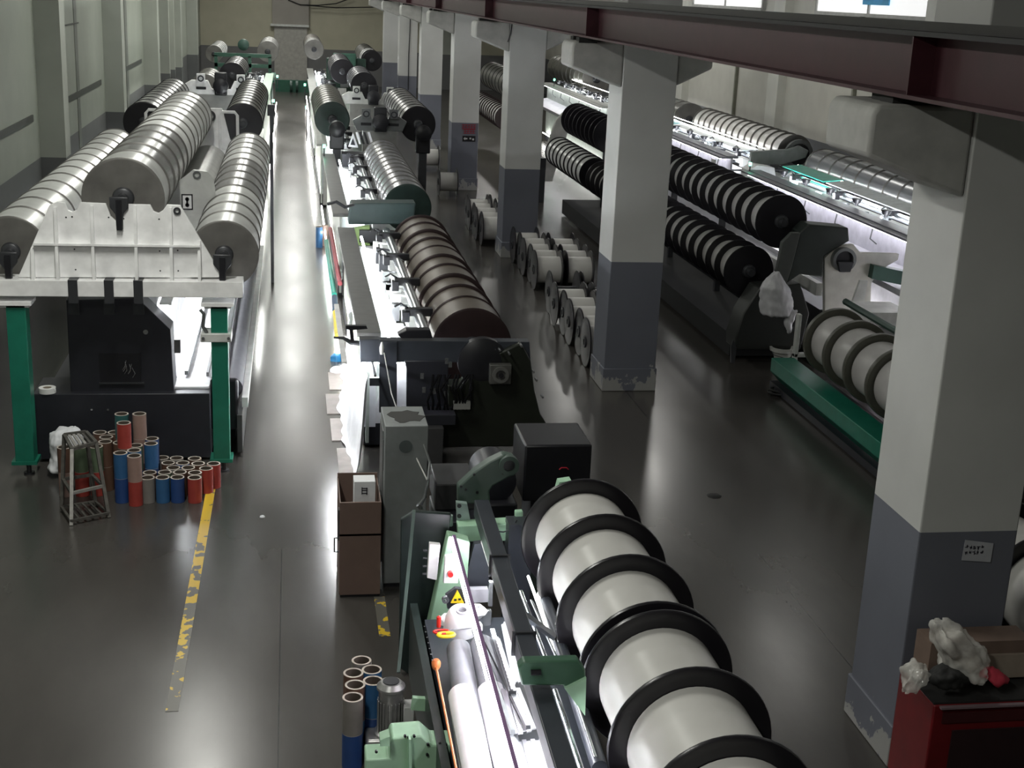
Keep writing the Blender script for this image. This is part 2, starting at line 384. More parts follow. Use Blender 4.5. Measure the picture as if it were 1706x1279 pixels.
def warp_beam(label, x, y0, z, R, n, pitch, yarns, fl, ratio=.97, th=.012, group=None, double=(), endm=None, vary=0):
    t = thing('warp_beam', label, 'warp beam', (x, y0, z), group)
    L = n*pitch
    MB().cyl((x, y0-.16, z), (x, y0+L+.16, z), R*.14, 20).build('shaft', dkgrey, t)
    MB().lathe((x, y0-.05, z), (0, 1, 0), [(0, R*.2), (.01, R*.24), (.05, R*.27)], 28).build('hub', dkgrey, t)
    gap = 0
    for k in range(n):
        y = k*pitch+gap
        part('flange', flange_mesh(R, th, endm if (k == 0 and endm) else fl), t, (0, y, 0))
        ym = yarns[k] if k < len(yarns) else yarns[-1]
        if ym: part('yarn', yarn_mesh(R*(ratio-vary*((k*7) % 5)/4), pitch-th-(.042 if ratio > .9 else 0), ym), t, (0, y+th, 0))
        if ratio > .9: part('flange', flange_mesh(R*.999, .01, fl), t, (0, y+pitch-.042, 0))
        if k in double:
            part('flange', flange_mesh(R, th, fl), t, (0, y+pitch, 0)); gap += th+.08
    part('flange', flange_mesh(R, th, fl), t, (0, L+gap, 0))
    return t
# --- machine A (left, nearest): three silver rolls
A = [yarn_s]*14
warp_beam('silver yarn roll on the left side of the white gantry, cut by the photo edge', -3.08, 15.35, 2.5, .4, 13, .715, [yarn_s]*13, flange_g, group='warp beams on the nearest left machine')
warp_beam('topmost silver yarn roll, in the middle of the white gantry', -1.85, 15.35, 3.12, .45, 13, .73, [yarn_s, yarn_d, yarn_d, yarn_d, yarn_d, yarn_s, yarn_s], flange_g, group='warp beams on the nearest left machine')
warp_beam('silver yarn roll on the aisle side of the white gantry', -.765, 15.35, 2.5, .39, 13, .715, [yarn_s, yarn_s, yarn_s, yarn_s, yarn_d, yarn_d, yarn_d, yarn_d, yarn_s], flange_g, group='warp beams on the nearest left machine')
# --- second left machine
warp_beam('dark olive roll with black end beside the aisle, second left machine', -1.0, 28.6, 2.66, .41, 10, .72, [yarn_g], flange, group='warp beams on the second left machine')
warp_beam('dark grey roll with black end near the left wall, second left machine', -3.0, 28.8, 2.6, .42, 10, .72, [yarn_d], flange, group='warp beams on the second left machine')
# --- third left machine and green one at the back
warp_beam('small grey roll behind the black motor, far left', -1.62, 38.6, 2.95, .36, 5, .7, [yarn_d], flange, group='far left warp beams')
warp_beam('olive roll low beside the black motor, far left', -2.35, 38.2, 2.6, .4, 4, .7, [yarn_g], flange_g, group='far left warp beams')
warp_beam('shiny silver roll on the aisle end of the far green frame', -.95, 56, 2.78, .42, 5, .9, [yarn_s], flange_g, group='far left warp beams')
warp_beam('small silver roll on the wall end of the far green frame', -3.05, 56, 2.62, .34, 5, .9, [yarn_s], flange_g, group='far left warp beams')
# --- middle row
warp_beam('nearest roll, huge white yarn sections between black flanges', 2.3, 4.46, 1.3, .5, 7, .745, [yarn_w], flange, ratio=.77, th=.045, double=(3,))
warp_beam('brown roll with maroon end disc in the middle row', 2.2, 16.0, 1.24, .5, 10, .7, [yarn_b], flange_b, endm=flange_b, vary=.07)
warp_beam('lilac grey roll with dark green end, behind the brown roll', 2.12, 24.9, 1.55, .45, 12, .62, [yarn_l], flange_g, endm=mat('green_black_disc', (.018, .035, .03), .4, 0, .2))
warp_beam('grey roll with dark green end beside the aisle, far middle row', 1.02, 35.2, 2.16, .45, 9, .7, [yarn_g], flange_g, endm=mat('green_black_disc', (.018, .035, .03), .4, 0, .2), group='far middle warp beams')
warp_beam('dark grey roll with black end beside the columns, far middle row', 3.15, 34.4, 2.18, .45, 9, .7, [yarn_d], flange, group='far middle warp beams')
warp_beam('grey roll under the far white cross plate, middle row', 2.25, 43.5, 2.45, .42, 5, .7, [yarn_l], flange, group='far middle warp beams')
warp_beam('small grey roll just above the far white cross plate', 1.72, 47.5, 2.62, .42, 5, .8, [yarn_l], flange, group='far middle warp beams')
warp_beam('silver roll with dark far half beside the aisle, farthest middle row', .95, 60, 2.75, .42, 8, .8, [yarn_s, yarn_s, yarn_s, yarn_b], flange_g, group='far middle warp beams')
warp_beam('black roll with one silver section, farthest middle row', 3.15, 55, 2.62, .4, 8, .8, [None, yarn_s, yarn_s, yarn_g], flange, group='far middle warp beams')
# --- right rows (beyond the columns)
warp_beam('upper black and white striped roll beyond the second column', 7.5, 19.8, 2.25, .42, 21, .5, [yarn_m], flange, ratio=.76, th=.03, group='striped warp beams beyond the columns')
warp_beam('lower black and white striped roll beyond the second column', 7.12, 20.0, 1.42, .41, 21, .5, [yarn_m], flange, ratio=.76, th=.03, group='striped warp beams beyond the columns')
warp_beam('nearest striped roll over the green trough, right of the last bucket', 7.42, 11.4, 1.05, .47, 8, .7, [yarn_m], mat('olive_flange', (.075, .075, .06), .4), ratio=.8, th=.1, group='striped warp beams beyond the columns')
warp_beam('plain black roll seen between second and third columns', 7.5, 31.6, 2.3, .43, 8, .5, [None], flange, ratio=.8, th=.03, group='striped warp beams beyond the columns')
warp_beam('lower silver striped roll seen between second and third columns', 7.1, 31.2, 1.42, .4, 9, .5, [yarn_s], flange, ratio=.93, th=.03, group='striped warp beams beyond the columns')
warp_beam('small striped roll seen between third and fourth columns', 7.1, 45, 1.42, .42, 12, .5, [yarn_w], flange_b, ratio=.9, th=.03, group='striped warp beams beyond the columns')
warp_beam('striped roll along the right wall above the cyan trays', 11.6, 30.2, 2.16, .43, 14, .5, [yarn_w], flange_g, ratio=.9, th=.03, group='warp beams along the right wall')
warp_beam('grey roll along the right wall, partly behind the nearest column', 11.6, 19.6, 2.05, .42, 13, .68, [mat('steel_grey_yarn', (.13, .135, .14), .25, .4, .1, 3)], flange_g, group='warp beams along the right wall')
warp_beam('dark roll at the far right wall behind the second column', 11.5, 38.6, 2.1, .5, 8, .7, [yarn_g], flange_g, group='warp beams along the right wall')
warp_beam('dark roll high behind the third column', 11.2, 50, 2.5, .55, 9, .8, [yarn_g], flange_g, group='warp beams along the right wall')
warp_beam('black roll high between third and fourth columns', 7.6, 45, 2.4, .5, 9, .8, [yarn_g], flange, group='striped warp beams beyond the columns')
# ================================================================ MACHINE A (left, nearest)
t = thing('knitting_machine', 'nearest left knitting machine under a white gantry with green legs', 'knitting machine', (-1.9, 20, 0), 'knitting machines')
Y = 15.05
# gantry plate: white trapezoid with notches, ribs, base beam
prof = XZ([(30, 462), (82, 342), (96, 336), (108, 338), (113, 350), (120, 353), (128, 350), (134, 337), (176, 339), (184, 360), (193, 368), (204, 358), (208, 340), (250, 341), (256, 352), (264, 355), (271, 351), (278, 341), (300, 342), (372, 462)], Y)
MB().prism(prof, Y, Y+.04).build('gantry_plate', white, t, bevel=.004)
z0, z1 = 2.09, 2.27
MB().box(-4.6, -.547, Y-.12, Y+.2, z0, z1).build('cross_beam', white, t, bevel=.006)
ribs = MB()
for px in (57, 98, 158, 229, 287, 333):
    q = at(px, 455, y=Y); top = {57: 412, 98: 345, 158: 342, 229: 342, 287: 345, 333: 400}[px]
    ribs.prism([(Y, z1), (Y-.1, z1), (Y-.1, z1+.02), (Y-.03, at(px, top, y=Y).z), (Y, at(px, top, y=Y).z)], q.x-.016, q.x+.016, 'x')
zz = at(200, 407, y=Y).z
ribs.box(at(57, 400, y=Y).x, at(333, 400, y=Y).x, Y-.075, Y, zz-.01, zz+.012)
ribs.build('rib', white, t)
for px in (121, 181, 230):
    q = at(px, 470, y=Y-.12); MB().box(q.x-.05, q.x+.05, Y-.135, Y-.12, 2.02, z1+.002).box(q.x-.05, q.x+.05, Y-.135, Y+.1, z1, z1+.008).build('strap', dkgrey, t)
q = at(295, 351, y=Y); MB().ring((q.x, Y-.02, q.z), (0, 1, 0), .04, .02, .03, 16).build('bolt', dkgrey, t)
holes = MB()
for a, b in ((95, 414), (124, 415), (97, 449), (126, 449), (266, 418), (296, 417), (267, 451), (297, 451), (120, 361), (110, 362), (265, 365), (206, 364), (181, 362)):
    q = at(a, b, y=Y); holes.cyl((q.x, Y-.003, q.z), (q.x, Y+.001, q.z), .009, 8)
holes.build('bolt_hole', dkgrey, t)
for i, (x0, x1) in enumerate(((-3.11, -2.865), (-.925, -.7))):
    l = MB().box(x0+.02, x1-.02, Y-.1, Y+.12, .16, 1.99).build('leg', green, t, bevel=.006)
    MB().box(x0-.08, x1+.05, Y-.14, Y+.16, 1.99, 2.03).box(x0-.05, x1+.02, Y-.1, Y+.12, 1.96, 1.99).build('cap_plate', white, l)
    MB().box(x0-.02, x1+.01, Y-.12, Y+.14, .14, .18).build('foot_plate', green, l)
    xm = (x0+x1)/2; MB().cyl((xm+.02, Y, 0), (xm+.02, Y, .14), .028, 10).cyl((xm+.02, Y, 0), (xm+.02, Y, .02), .06, 12).build('levelling_foot', dkgrey, l)
MB().box(-1.02, -.68, Y-.14, Y+.16, 1.58, 1.68).build('clamp', offwhite, t, bevel=.01)
for x in (-.99, -.71): MB().cyl((x, Y-.16, 1.63), (x, Y-.13, 1.63), .018, 8).build('clamp_bolt', midgrey, t)
ck = MB()
ck.tube([(-.95, Y-.1, 1.68), (-.99, Y-.1, 1.75), (-.98, Y-.1, 1.9), (-1.02, Y-.1, 1.95)], .02)
ck.build('cable_hook', midgrey, t)
# hub forks holding the rolls
for hx, hz in ((-3.05, 2.5), (-1.86, 3.12), (-.77, 2.5)):
    MB().prism([(hx-.1, hz+.06), (hx+.1, hz+.06), (hx+.1, hz-.05), (hx+.04, hz-.13), (hx+.035, hz-.3), (hx-.035, hz-.3), (hx-.04, hz-.13), (hx-.1, hz-.05)], Y-.04, Y-.005).build('hub_fork', dkgrey, t, bevel=.01)
    MB().box(hx-.03, hx+.03, Y-.06, Y-.04, hz-.3, hz+.03).build('latch', black, t)
# black console
MB().box(-2.95, -.96, 15.4, 16.1, .04, .835).build('console_base', navy, t, bevel=.008)
up_ = MB().prism(XZ([(118, 655), (110, 500), (230, 497), (284, 549), (290, 652)], 15.5), 15.5, 15.9).build('console_upper', navy, t, bevel=.006)
a = at(165, 588, y=15.5); b = at(236, 636, y=15.5)
MB().box(a.x, b.x, 15.485, 15.5, b.z, a.z).build('recess_panel', black, up_)
MB().box(a.x-.01, b.x+.03, 15.46, 15.5, b.z-.015, b.z).build('ledge', dkgrey, up_)
wr = MB(); random.seed(11)
for k in range(6):
    s = Vector((a.x+.25+random.random()*.15, 15.478, b.z+.05+random.random()*.1)); wr.tube([s, s+Vector((.03, -.01, .05)), s+Vector((random.uniform(-.03, .05), 0, .12))], .004, 5)
wr.build('wiring', silver, up_)
q = at(243, 552, y=15.5); MB().cyl((q.x, 15.47, q.z), (q.x, 15.5, q.z), .028, 14).build('knob', silver, up_)
q = at(293, 577, y=15.5); MB().box(q.x-.02, q.x+.05, 15.5, 15.6, q.z-.08, q.z+.08).build('socket', midgrey, up_)
for px in (123, 182, 231):
    q = at(px, 512, y=15.5); MB().box(q.x-.06, q.x+.06, 15.48, 15.5, q.z-.08, q.z+.1).build('bracket', dkgrey, up_)
for px in (153, 180):
    q = at(px, 682, y=15.4); MB().cyl((q.x, 15.385, q.z), (q.x, 15.4, q.z), .012, 10).build('button', silver, t)
# machine body behind console
MB().box(-2.9, -.7, 16.1, 25.2, .05, .7).build('bed', navy, t)
MB().box(-2.45, -2.35, 16.1, 25.2, .7, 1.9).build('back_panel', midgrey, t)
ap = MB().box(-1.6, -.7, 16.12, 25.2, .78, .84).box(-1.75, -1.6, 16.12, 25.2, .78, 1.95).box(-1.38, -.98, 15.6, 16.12, .836, .86).build('lit_apron', mat('lit_fabric_white', (.8, .8, .83), .5), t)
gr = MB()
for x, z, w_ in ((-.86, .93, .03), (-1.02, .9, .015), (-1.27, .92, .02)): gr.box(x-w_, x+w_, 16.0, 25.2, z-.03, z+.02)
gr.build('guide_bar', midgrey, t)
lt = MB().cyl((-1.5, 16.2, 1.7), (-1.5, 25, 1.7), .022, 10); lt.build('lamp_tube', lamp, t)
MB().box(-1.57, -1.43, 16.1, 25.1, 1.73, 1.76).build('lamp_housing', offwhite, t)
# aisle side: rail, dark cloth roll, side sheet
MB().box(-.6, -.53, 15.6, 25.4, .6, .72).build('side_rail', offwhite, t)
MB().cyl((-.73, 15.9, .75), (-.73, 25.2, .75), .13, 20).build('cloth_roll', mat('dark_cloth', (.07, .07, .08), .6), t)
MB().box(-.66, -.6, 15.6, 25.4, .03, .5).build('side_sheet', mat('side_sheet_grey', (.06, .06, .058), .4), t)
MB().cyl((-.57, 21.5, .57), (-.57, 25.2, .57), .016, 8).build('aisle_lamp', mat('soft_tube', (1, 1, 1), .4, 0, 0, emit=(1, 1, .96), power=14), t)
MB().box(-.97, -.64, 15.62, 15.7, .3, .95).build('end_cover', black, t, bevel=.05)
MB().box(-.86, -.78, 15.3, 15.36, .0, .12).build('cable_clip', silver, t)
# support bulkheads inside: white plate with logo, grey drum
MB().prism(XZ([(255, 480), (262, 330), (300, 300), (322, 283), (345, 286), (356, 300), (360, 330), (330, 480)], 17.5), 17.5, 17.55).build('bulkhead', offwhite, t)
q = at(328, 291, y=17.5); MB().ring((q.x, 17.47, q.z), (0, 1, 0), .05, .03, .03).build('bolt', midgrey, t)
q = at(312, 336, y=17.5); lg = MB().box(q.x-.07, q.x+.07, 17.49, 17.5, q.z-.1, q.z+.1).build('plate', white, t)
fr = MB().box(q.x-.07, q.x+.07, 17.483, 17.49, q.z+.085, q.z+.1).box(q.x-.07, q.x+.07, 17.483, 17.49, q.z-.1, q.z-.085).box(q.x-.07, q.x-.055, 17.483, 17.49, q.z-.1, q.z+.1).box(q.x+.055, q.x+.07, 17.483, 17.49, q.z-.1, q.z+.1)
fr.cyl((q.x, 17.483, q.z+.035), (q.x, 17.49, q.z+.035), .026, 12).cyl((q.x, 17.483, q.z-.04), (q.x, 17.49, q.z-.04), .026, 12).box(q.x-.012, q.x+.012, 17.483, 17.49, q.z-.05, q.z+.05)
fr.build('emblem', black, t)
MB().cyl((-1.45, 18.5, 2.35), (-1.45, 24.3, 2.35), .34, 28).build('grey_drum', mat('grey_drum_paint', (.34, .34, .33), .35), t)
# far support with white loops
Y2 = 25.3
MB().prism([(-1.72, 2.5), (-1.66, 3.24), (-1.25, 3.24), (-1.1, 2.62), (-1.1, 2.5)], Y2, Y2+.05).box(-2.9, -.9, Y2, Y2+.1, 2.35, 2.5).build('far_bracket', white, t, bevel=.01)
q = at(350, 193, y=Y2); MB().ring((q.x, Y2-.05, q.z), (0, 1, 0), .1, .06, .06).build('bearing', dkgrey, t)
for sx, xs in ((-1, (-2.6, -1.95)), (1, (-1.3, -.98))):
    MB().tube([(xs[0], Y2, 2.5), (xs[0], Y2, 3.12), (xs[0]+.05, Y2, 3.18), (xs[1]-.05, Y2, 3.18), (xs[1], Y2, 3.12), (xs[1], Y2, 2.4)], .028).build('guard_loop', white, t)
MB().box(-2.8, -2.6, 25.2, 25.4, 0, 2.4).box(-1, -.8, 25.2, 25.4, 0, 2.4).build('rear_leg', green, t)
q = at(452, 183, y=25.5); MB().box(q.x-.07, q.x+.07, 25.4, 25.5, q.z-.1, q.z+.1).box(q.x-.03, q.x+.03, 25.4, 25.46, 0, q.z-.1).build('push_button_box', dkgrey, t)
# tape roll on the console
t = thing('tape_roll', 'roll of white tape lying on the black console base', 'tape roll', (-2.78, 15.62, .835))
q = at(79, 650, z=.86)
MB().ring((q.x, q.y, .836), (0, 0, 1), .095, .05, .06, 28).build('tape', mat('white_tape', (.7, .7, .68), .5), t)
MB().ring((q.x, q.y, .838), (0, 0, 1), .05, .042, .055, 24).build('core', mat('card_core', (.35, .3, .24), .7), t)

# ---------------------------------------------------------------- generic machine body for the other machines
def head(label, s, x0, y0, y1, zb, palette, led=None, lo=0, ledge=False, first=True, fit=10, group='knitting machines', lampm=lamp, width=1.0, clamps=5, side_green=False):
    """knitting head running along y; s=+1: aisle face at x0 and rolls at larger x"""
    fr, ap = palette
    X = lambda a: x0+s*a*width
    t = thing('knitting_machine', label, 'knitting machine', (X(.5), (y0+y1)/2, 0), group)
    MB().box(X(0), X(.29), y0, y1, zb-.06, zb).build('front_rail', fr, t, bevel=.006)
    MB().box(X(.12), X(.16), y0, y1, .1, zb-.06).build('apron_sheet', ap, t)
    MB().box(X(.1), X(1.15), y0+.1, y1-.1, .04, .32).build('bed', dgreen if side_green else navy, t)
    MB().prism([(X(.2), .32), (X(.75), .32), (X(.62), zb-.35), (X(.4), zb-.3)], y0+.1, y1-.1).build('lit_fabric', mat('lit_fabric_white', (.8, .8, .83), .5), t)
    MB().box(X(.72), X(.95), y0+.1, y1-.1, zb-.3, zb-.18).build('needle_bar', offwhite, t)
    MB().cyl((X(.84), y0+.1, zb-.05), (X(.84), y1-.1, zb-.05), .07*min(width, 1), 14).build('guide_tube', silver, t)
    MB().cyl((X(.4), y0+(.25 if first else .0), zb-.12), (X(.4), y1-.25, zb-.12), .02, 8).build('lamp_tube', lampm, t)
    MB().cyl((X(-.02), y0+.3, .32), (X(-.02), y1-.3, .32), .016, 8).build('aisle_lamp', lampw, t)
    for k in range(clamps):
        y = y0+(y1-y0)*(k+.6)/clamps
        c = MB().box(X(.66), X(1.02), y-.06, y+.06, zb-.05, zb+.05).box(X(.62), X(.72), y-.1, y+.04, zb-.12, zb+.02).build('clamp', black, t, bevel=.01)
        MB().tube([(X(.7), y, zb+.05), (X(.6), y-.05, zb+.12), (X(.52), y-.08, zb+.08)], .014, 6).build('lever', dkgrey, c)
    if ledge:
        MB().prism([(X(-.55), zb-.68), (X(.12), zb-.58), (X(.12), zb-.72), (X(-.5), zb-.8)], y0, y1).build('white_ledge', mat('ledge_white', (.75, .75, .8), .5), t)
        MB().box(X(-.16), X(.0), y0, y1, zb-.06, zb-.02).build('rail_lip', fr, t)
        MB().cyl((X(-.06), y0+.2, zb-.09), (X(-.06), y1-.2, zb-.09), .016, 8).build('front_lamp', mat('front_tube', (1, 1, 1), .4, 0, 0, emit=(.97, .96, 1), power=9), t)  # tube added under the lip to light panel and ledge
        MB().cyl((X(1.02), y0+.3, zb+.16), (X(1.02), y1-.3, zb+.16), .009, 8).build('tray_lamp', mat('soft_tube', (1, 1, 1), .4, 0, 0, emit=(1, 1, .96), power=14), t)  # tube added to make the trays shine
        for k in range(int((y1-y0)/1.3)):
            y = y0+.6+k*1.3; MB().lathe((X(.42), y, zb), (0, 0, 1), [(0, .03), (.04, .04), (.05, .07), (.13, .1), (.135, .0)], 14).build('funnel', black, t)
        for k in range(int((y1-y0)/1.6)):
            y = y0+.5+k*1.6; MB().tube([(X(-.02), y, zb-.1), (X(-.05), y, zb-.3), (X(.1), y+.05, zb-.4)], .012, 6).build('hook', midgrey, t)
        for y in (y0+.1, y1-.35): MB().box(X(-.25), X(-.2), y, y+.25, zb-.55, zb-.1).build('slotted_bracket', white, t)
    for k in range(0 if first else 1, 3):
        y = y0+(y1-y0)*k/2.; y = min(max(y, y0+.05), y1-.1)
        MB().box(X(.18), X(1.5), y-.04, y+.04, .05, zb-.3).build('end_plate', fr if k != 1 else ap, t)
    if fit:
        random.seed(int(y0*10))
        for k in range(fit):
            y = y0+.4+(y1-y0-.8)*k/fit+random.uniform(-.08, .08); a = random.uniform(.48, .62); m_ = (white, black, silver, dkgrey, offwhite)[random.randrange(5)]
            hgt = random.uniform(.05, .2); c = MB().box(X(a), X(a+random.uniform(.06, .16)), y, y+random.uniform(.06, .2), zb-.3, zb-.22+hgt)
            c.cyl((X(a), y+.03, zb-.22+hgt), (X(a+.22), y+.03, zb-.25+hgt), .02, 8); c.build('carriage_fitting', m_, t, bevel=.006)
    if led is not None:
        q = led; MB().cyl(q, (q[0], q[1], q[2]+.07), .032, 10).build('indicator_lamp', gled, t)
        MB().cyl((q[0], q[1], zb-.1), q, .015, 8).build('indicator_post', dkgrey, t)
    return t
lg_ = mat('pale_sheet', (.5, .55, .5), .35)
hB1 = head('middle row knitting machine with a brown roll and grey front rail', 1, .76, 15.7, 23.0, 1.5, (mat('rail_grey', (.16, .16, .155), .38, .2), lg_), clamps=4, first=False)
hB2 = head('middle row knitting machine with a lilac grey roll, behind the brown one', 1, .72, 24.12, 33.0, 1.55, (mat('rail_grey', (.1, .1, .1), .35, .3), lg_), led=(at(540, 267, y=32.5).x, 32.5, 1.75))
hB3 = head('far middle row machine with two dark rolls either side of a grey gantry', 1, .6, 34.6, 42.5, 1.6, (offwhite, lg_), led=(at(511, 181, y=36).x, 36, at(511, 181, y=36).z))
hB4 = head('farther middle row machine with bright white trays', 1, .6, 44.5, 54, 1.9, (offwhite, lg_), led=(at(508, 143, y=44.5).x, 44.5, at(508, 143, y=44.5).z))
hA2 = head('second machine along the left wall, between dark rolls', -1, -.72, 28.3, 37, 1.7, (offwhite, lg_), led=(at(456, 155, y=38).x, 37, 2.4))
hA3 = head('third machine along the left wall, green lit with white trays', -1, -.66, 39, 52, 2.2, (pgreen, lg_), led=(at(462, 129, y=46).x, 46, at(462, 129, y=46).z), lampm=lampw)
hA4 = head('last machine along the left wall, under the green frame', -1, -.7, 56.8, 62, 1.6, (green, dgreen), clamps=2)
hB5 = head('last middle row machine before the back wall', 1, .7, 56, 66, 1.6, (offwhite, dgreen), clamps=2)
hE1 = head('right wall machine with long white trough, left of the nearest column', 1, 9.95, 16.5, 28.6, 1.95, (mat('rail_lilac', (.2, .2, .23), .35, .3), mat('lilac_sheet', (.66, .65, .72), .4)), led=(9.95, 28.5, 2.05), lampm=lamp, ledge=True)
hE2 = head('right wall machine with cyan trays beside striped roll', 1, 9.95, 30.2, 40, 2.05, (mat('rail_lilac', (.2, .2, .23), .35, .3), mat('lilac_sheet', (.66, .65, .72), .4)), led=(9.9, 40, 2.2), lampm=lamp, ledge=True)
hE3 = head('far right machine with white trays, left of the second column', 1, 9.6, 41.5, 52, 2.2, (offwhite, lg_), led=(9.6, 50, 2.4), lampm=lamp, ledge=True)

# ================================================================ NEAR MACHINE (middle row, bottom of the photo)
t = thing('knitting_machine', 'nearest pale green machine at the bottom, lit by its own tube', 'knitting machine', (1.5, 8, 0), 'knitting machines')
def line(a, b, z, ext=.25):
    p = at(*a, z=z); q = at(*b, z=z); return p, q+(q-p)*ext
p, q = line((802, 845), (937, 1279), 1.38)
slate = mat('slate_paint', (.035, .04, .05), .4)
MB().bar(p, q, .125, .14).build('main_beam', slate, t, bevel=.008)
r0 = p
for fr_ in (.3, .62):
    c = p.lerp(q, fr_*.8); d = (q-p).normalized()
    MB().bar(c-d*.01, c+d*.01, .16, .17).build('beam_joint', dkgrey, t)
p, q = line((750, 895), (850, 1279), 1.3)
MB().cyl(p, q, .009, 10).build('lamp_tube', lampp, t)
a_, b_2 = line((806, 905), (905, 1215), 1.27); MB().cyl(a_, b_2, .012, 10).build('beam_lamp', lamp, t)  # glowing strip added under the beam to brighten the white rollers
MB().bar(a_+Vector((0, 0, .018)), b_2+Vector((0, 0, .018)), .05, .012).build('beam_lamp_housing', white, t)
MB().bar(p+Vector((.03, 0, .012)), q+Vector((.03, 0, .012)), .025, .02).build('lamp_holder', mat('lilac_holder', (.22, .13, .26), .4), t)
# two cloth rolls: dark sleeve end, white cloth beyond
for a, m_, b, nm in (((764, 1082), (771, 1160), (793, 1279), 0), ((803, 1075), (818, 1155), (850, 1279), 1)):
    A_ = at(*a, z=.93); B_ = at(*m_, z=.93); C_ = at(*b, z=.93); C_ = B_+(C_-B_)*1.4
    r = MB().cyl(A_, C_, .088, 28).build('take_up_roller', mat('grey_sleeve', (.2, .21, .23), .55), t)
    MB().cyl(B_, C_, .1, 28).build('cloth_wrap', cloth, r)
    MB().cyl(A_+Vector((0, .08, 0)), A_, .03, 12).build('journal', black, r)
# corrugated silver guards
for (a, b, c, d, zz) in (((828, 1150), (866, 1148), (893, 1215), (848, 1225), 1.05), ((862, 1235), (905, 1232), (930, 1300), (880, 1310), 1.0), ((835, 1040), (858, 1030), (880, 1130), (855, 1140), 1.02)):
    P = [at(*v, z=zz) for v in (a, b, c, d)]
    g = MB()
    for k in range(6):
        f0, f1 = k/6, (k+1)/6
        u0 = P[0].lerp(P[1], f0); u1 = P[0].lerp(P[1], f1); v0 = P[3].lerp(P[2], f0); v1 = P[3].lerp(P[2], f1)
        h = Vector((0, 0, .012 if k % 2 else 0)); k0 = Vector((0, 0, -.01))
        g.add([u0+h, u1+h, v1+h, v0+h, u0+h+k0, u1+h+k0, v1+h+k0, v0+h+k0], [(0, 1, 2, 3), (7, 6, 5, 4), (0, 4, 5, 1), (1, 5, 6, 2), (2, 6, 7, 3), (3, 7, 4, 0)])
    g.build('guard_plate', mat('brushed_guard', (.5, .5, .53), .35, .5), t)
# needle comb strips
for (a, b, zz, mm) in (((806, 1060), (850, 1150), 1.1, dkgrey), ((820, 1050), (848, 1150), 1.06, silver), ((790, 1050), (828, 1150), 1.08, midgrey)):
    p, q = line(a, b, zz, .6); MB().bar(p, q, .03, .03).build('comb_rail', mm, t)
cm = MB(); p, q = at(828, 1066, z=1.14), at(853, 1146, z=1.14)
for k in range(15):
    c = p.lerp(q, k/14); cm.box(c.x-.008, c.x+.008, c.y-.012, c.y+.012, c.z, c.z+.02)
cmpts = [p.lerp(q, k/14) for k in range(15)]
cmb = MB().bar(p+Vector((0, .03, -.02)), q+Vector((0, -.03, -.02)), .05, .035).build('comb', black, t)
for c in cmpts: MB().box(c.x-.008, c.x+.008, c.y-.012, c.y+.012, c.z, c.z+.02).build('pin', mat('pin_white', (.7, .7, .72), .4), cmb)
p, q = line((880, 960), (925, 1085), 1.1); MB().cyl(p, q, .01, 10).build('roll_lamp', mat('soft_tube', (1, 1, 1), .4, 0, 0, emit=(.95, .96, 1), power=14), t)  # bright rod turned into an added glowing tube, lights the white roll
# rods right of the main beam
for (a, b, zz, rr, mm) in (((868, 985), (905, 1085), 1.22, .014, silver), ((925, 1150), (968, 1279), 1.22, .018, silver), ((952, 1140), (985, 1240), 1.15, .012, silver), ((885, 1000), (925, 1090), 1.16, .01, midgrey), ((905, 990), (980, 1220), 1.1, .05, slate)):
    p, q = line(a, b, zz, .2); MB().cyl(p, q, rr, 12).build('guide_rod', mm, t)
p, q = at(868, 1020, z=1.3), at(925, 1062, z=1.15); MB().bar(p, q, .06, .03).build('diagonal_brace', slate, t)
# green bracket that carries the roll
MB().prism(XZ([(862, 1108), (872, 1098), (962, 1096), (974, 1112), (975, 1150), (955, 1150), (938, 1138), (868, 1138)], 7.15), 7.12, 7.2).build('roll_bracket', mat('bracket_green', (.05, .12, .075), .4), t, bevel=.01)
MB().prism(XZ([(938, 1140), (974, 1122), (972, 1185)], 7.15), 7.1, 7.2).build('bracket_web', pgreen, t)
q = at(893, 1121, y=7.1); MB().cyl((q.x-.03, 7.11, q.z), (q.x+.03, 7.11, q.z), .018, 12).build('pivot', black, t)
# far end: green crosspiece, casting arm, end frame
MB().prism(XZ([(762, 873), (885, 866), (882, 897), (764, 900)], 10.3), 10.26, 10.4).prism(XZ([(858, 868), (871, 867), (871, 850), (858, 851)], 10.3), 10.28, 10.34).build('green_crosspiece', mat('mint_paint', (.38, .62, .43), .4), t, bevel=.01)
arm = MB().prism(XZ([(762, 808), (790, 782), (815, 765), (838, 754), (855, 758), (862, 772), (858, 788), (846, 792), (820, 806), (814, 815), (816, 836), (762, 836)], 10.55), 10.5, 10.62).build('swing_arm', mat('arm_green', (.055, .085, .07), .45), t, bevel=.015)
q = at(848, 775, y=10.48); MB().ring((q.x, 10.46, q.z), (0, 1, 0), .085, .05, .06).build('boss', mat('arm_green', (.055, .085, .07), .45), arm)
MB().cyl((q.x, 10.48, q.z), (q.x, 10.56, q.z), .05, 18).build('bore', black, arm)
hb = MB()
for a in ((768, 810), (776, 815), (790, 790), (795, 820), (838, 788)): q = at(*a, y=10.5); hb.cyl((q.x, 10.493, q.z), (q.x, 10.5, q.z), .012, 10)
hb.build('bolt_hole', black, arm)
MB().prism(XZ([(760, 836), (778, 838), (786, 880), (762, 882)], 10.4), 10.38, 10.44).build('clevis', mat('steel_green', (.25, .33, .3), .4), t)
hb = MB()
for a in ((765, 842), (765, 859)): q = at(*a, y=10.38); hb.cyl((q.x, 10.37, q.z), (q.x, 10.385, q.z), .018, 12)
hb.build('bolt_hole', black, t)
MB().cyl(at(749, 858, y=10.4), at(749, 875, y=10.4), .028, 14).build('post_cap', mat('steel_green', (.25, .33, .3), .4), t)
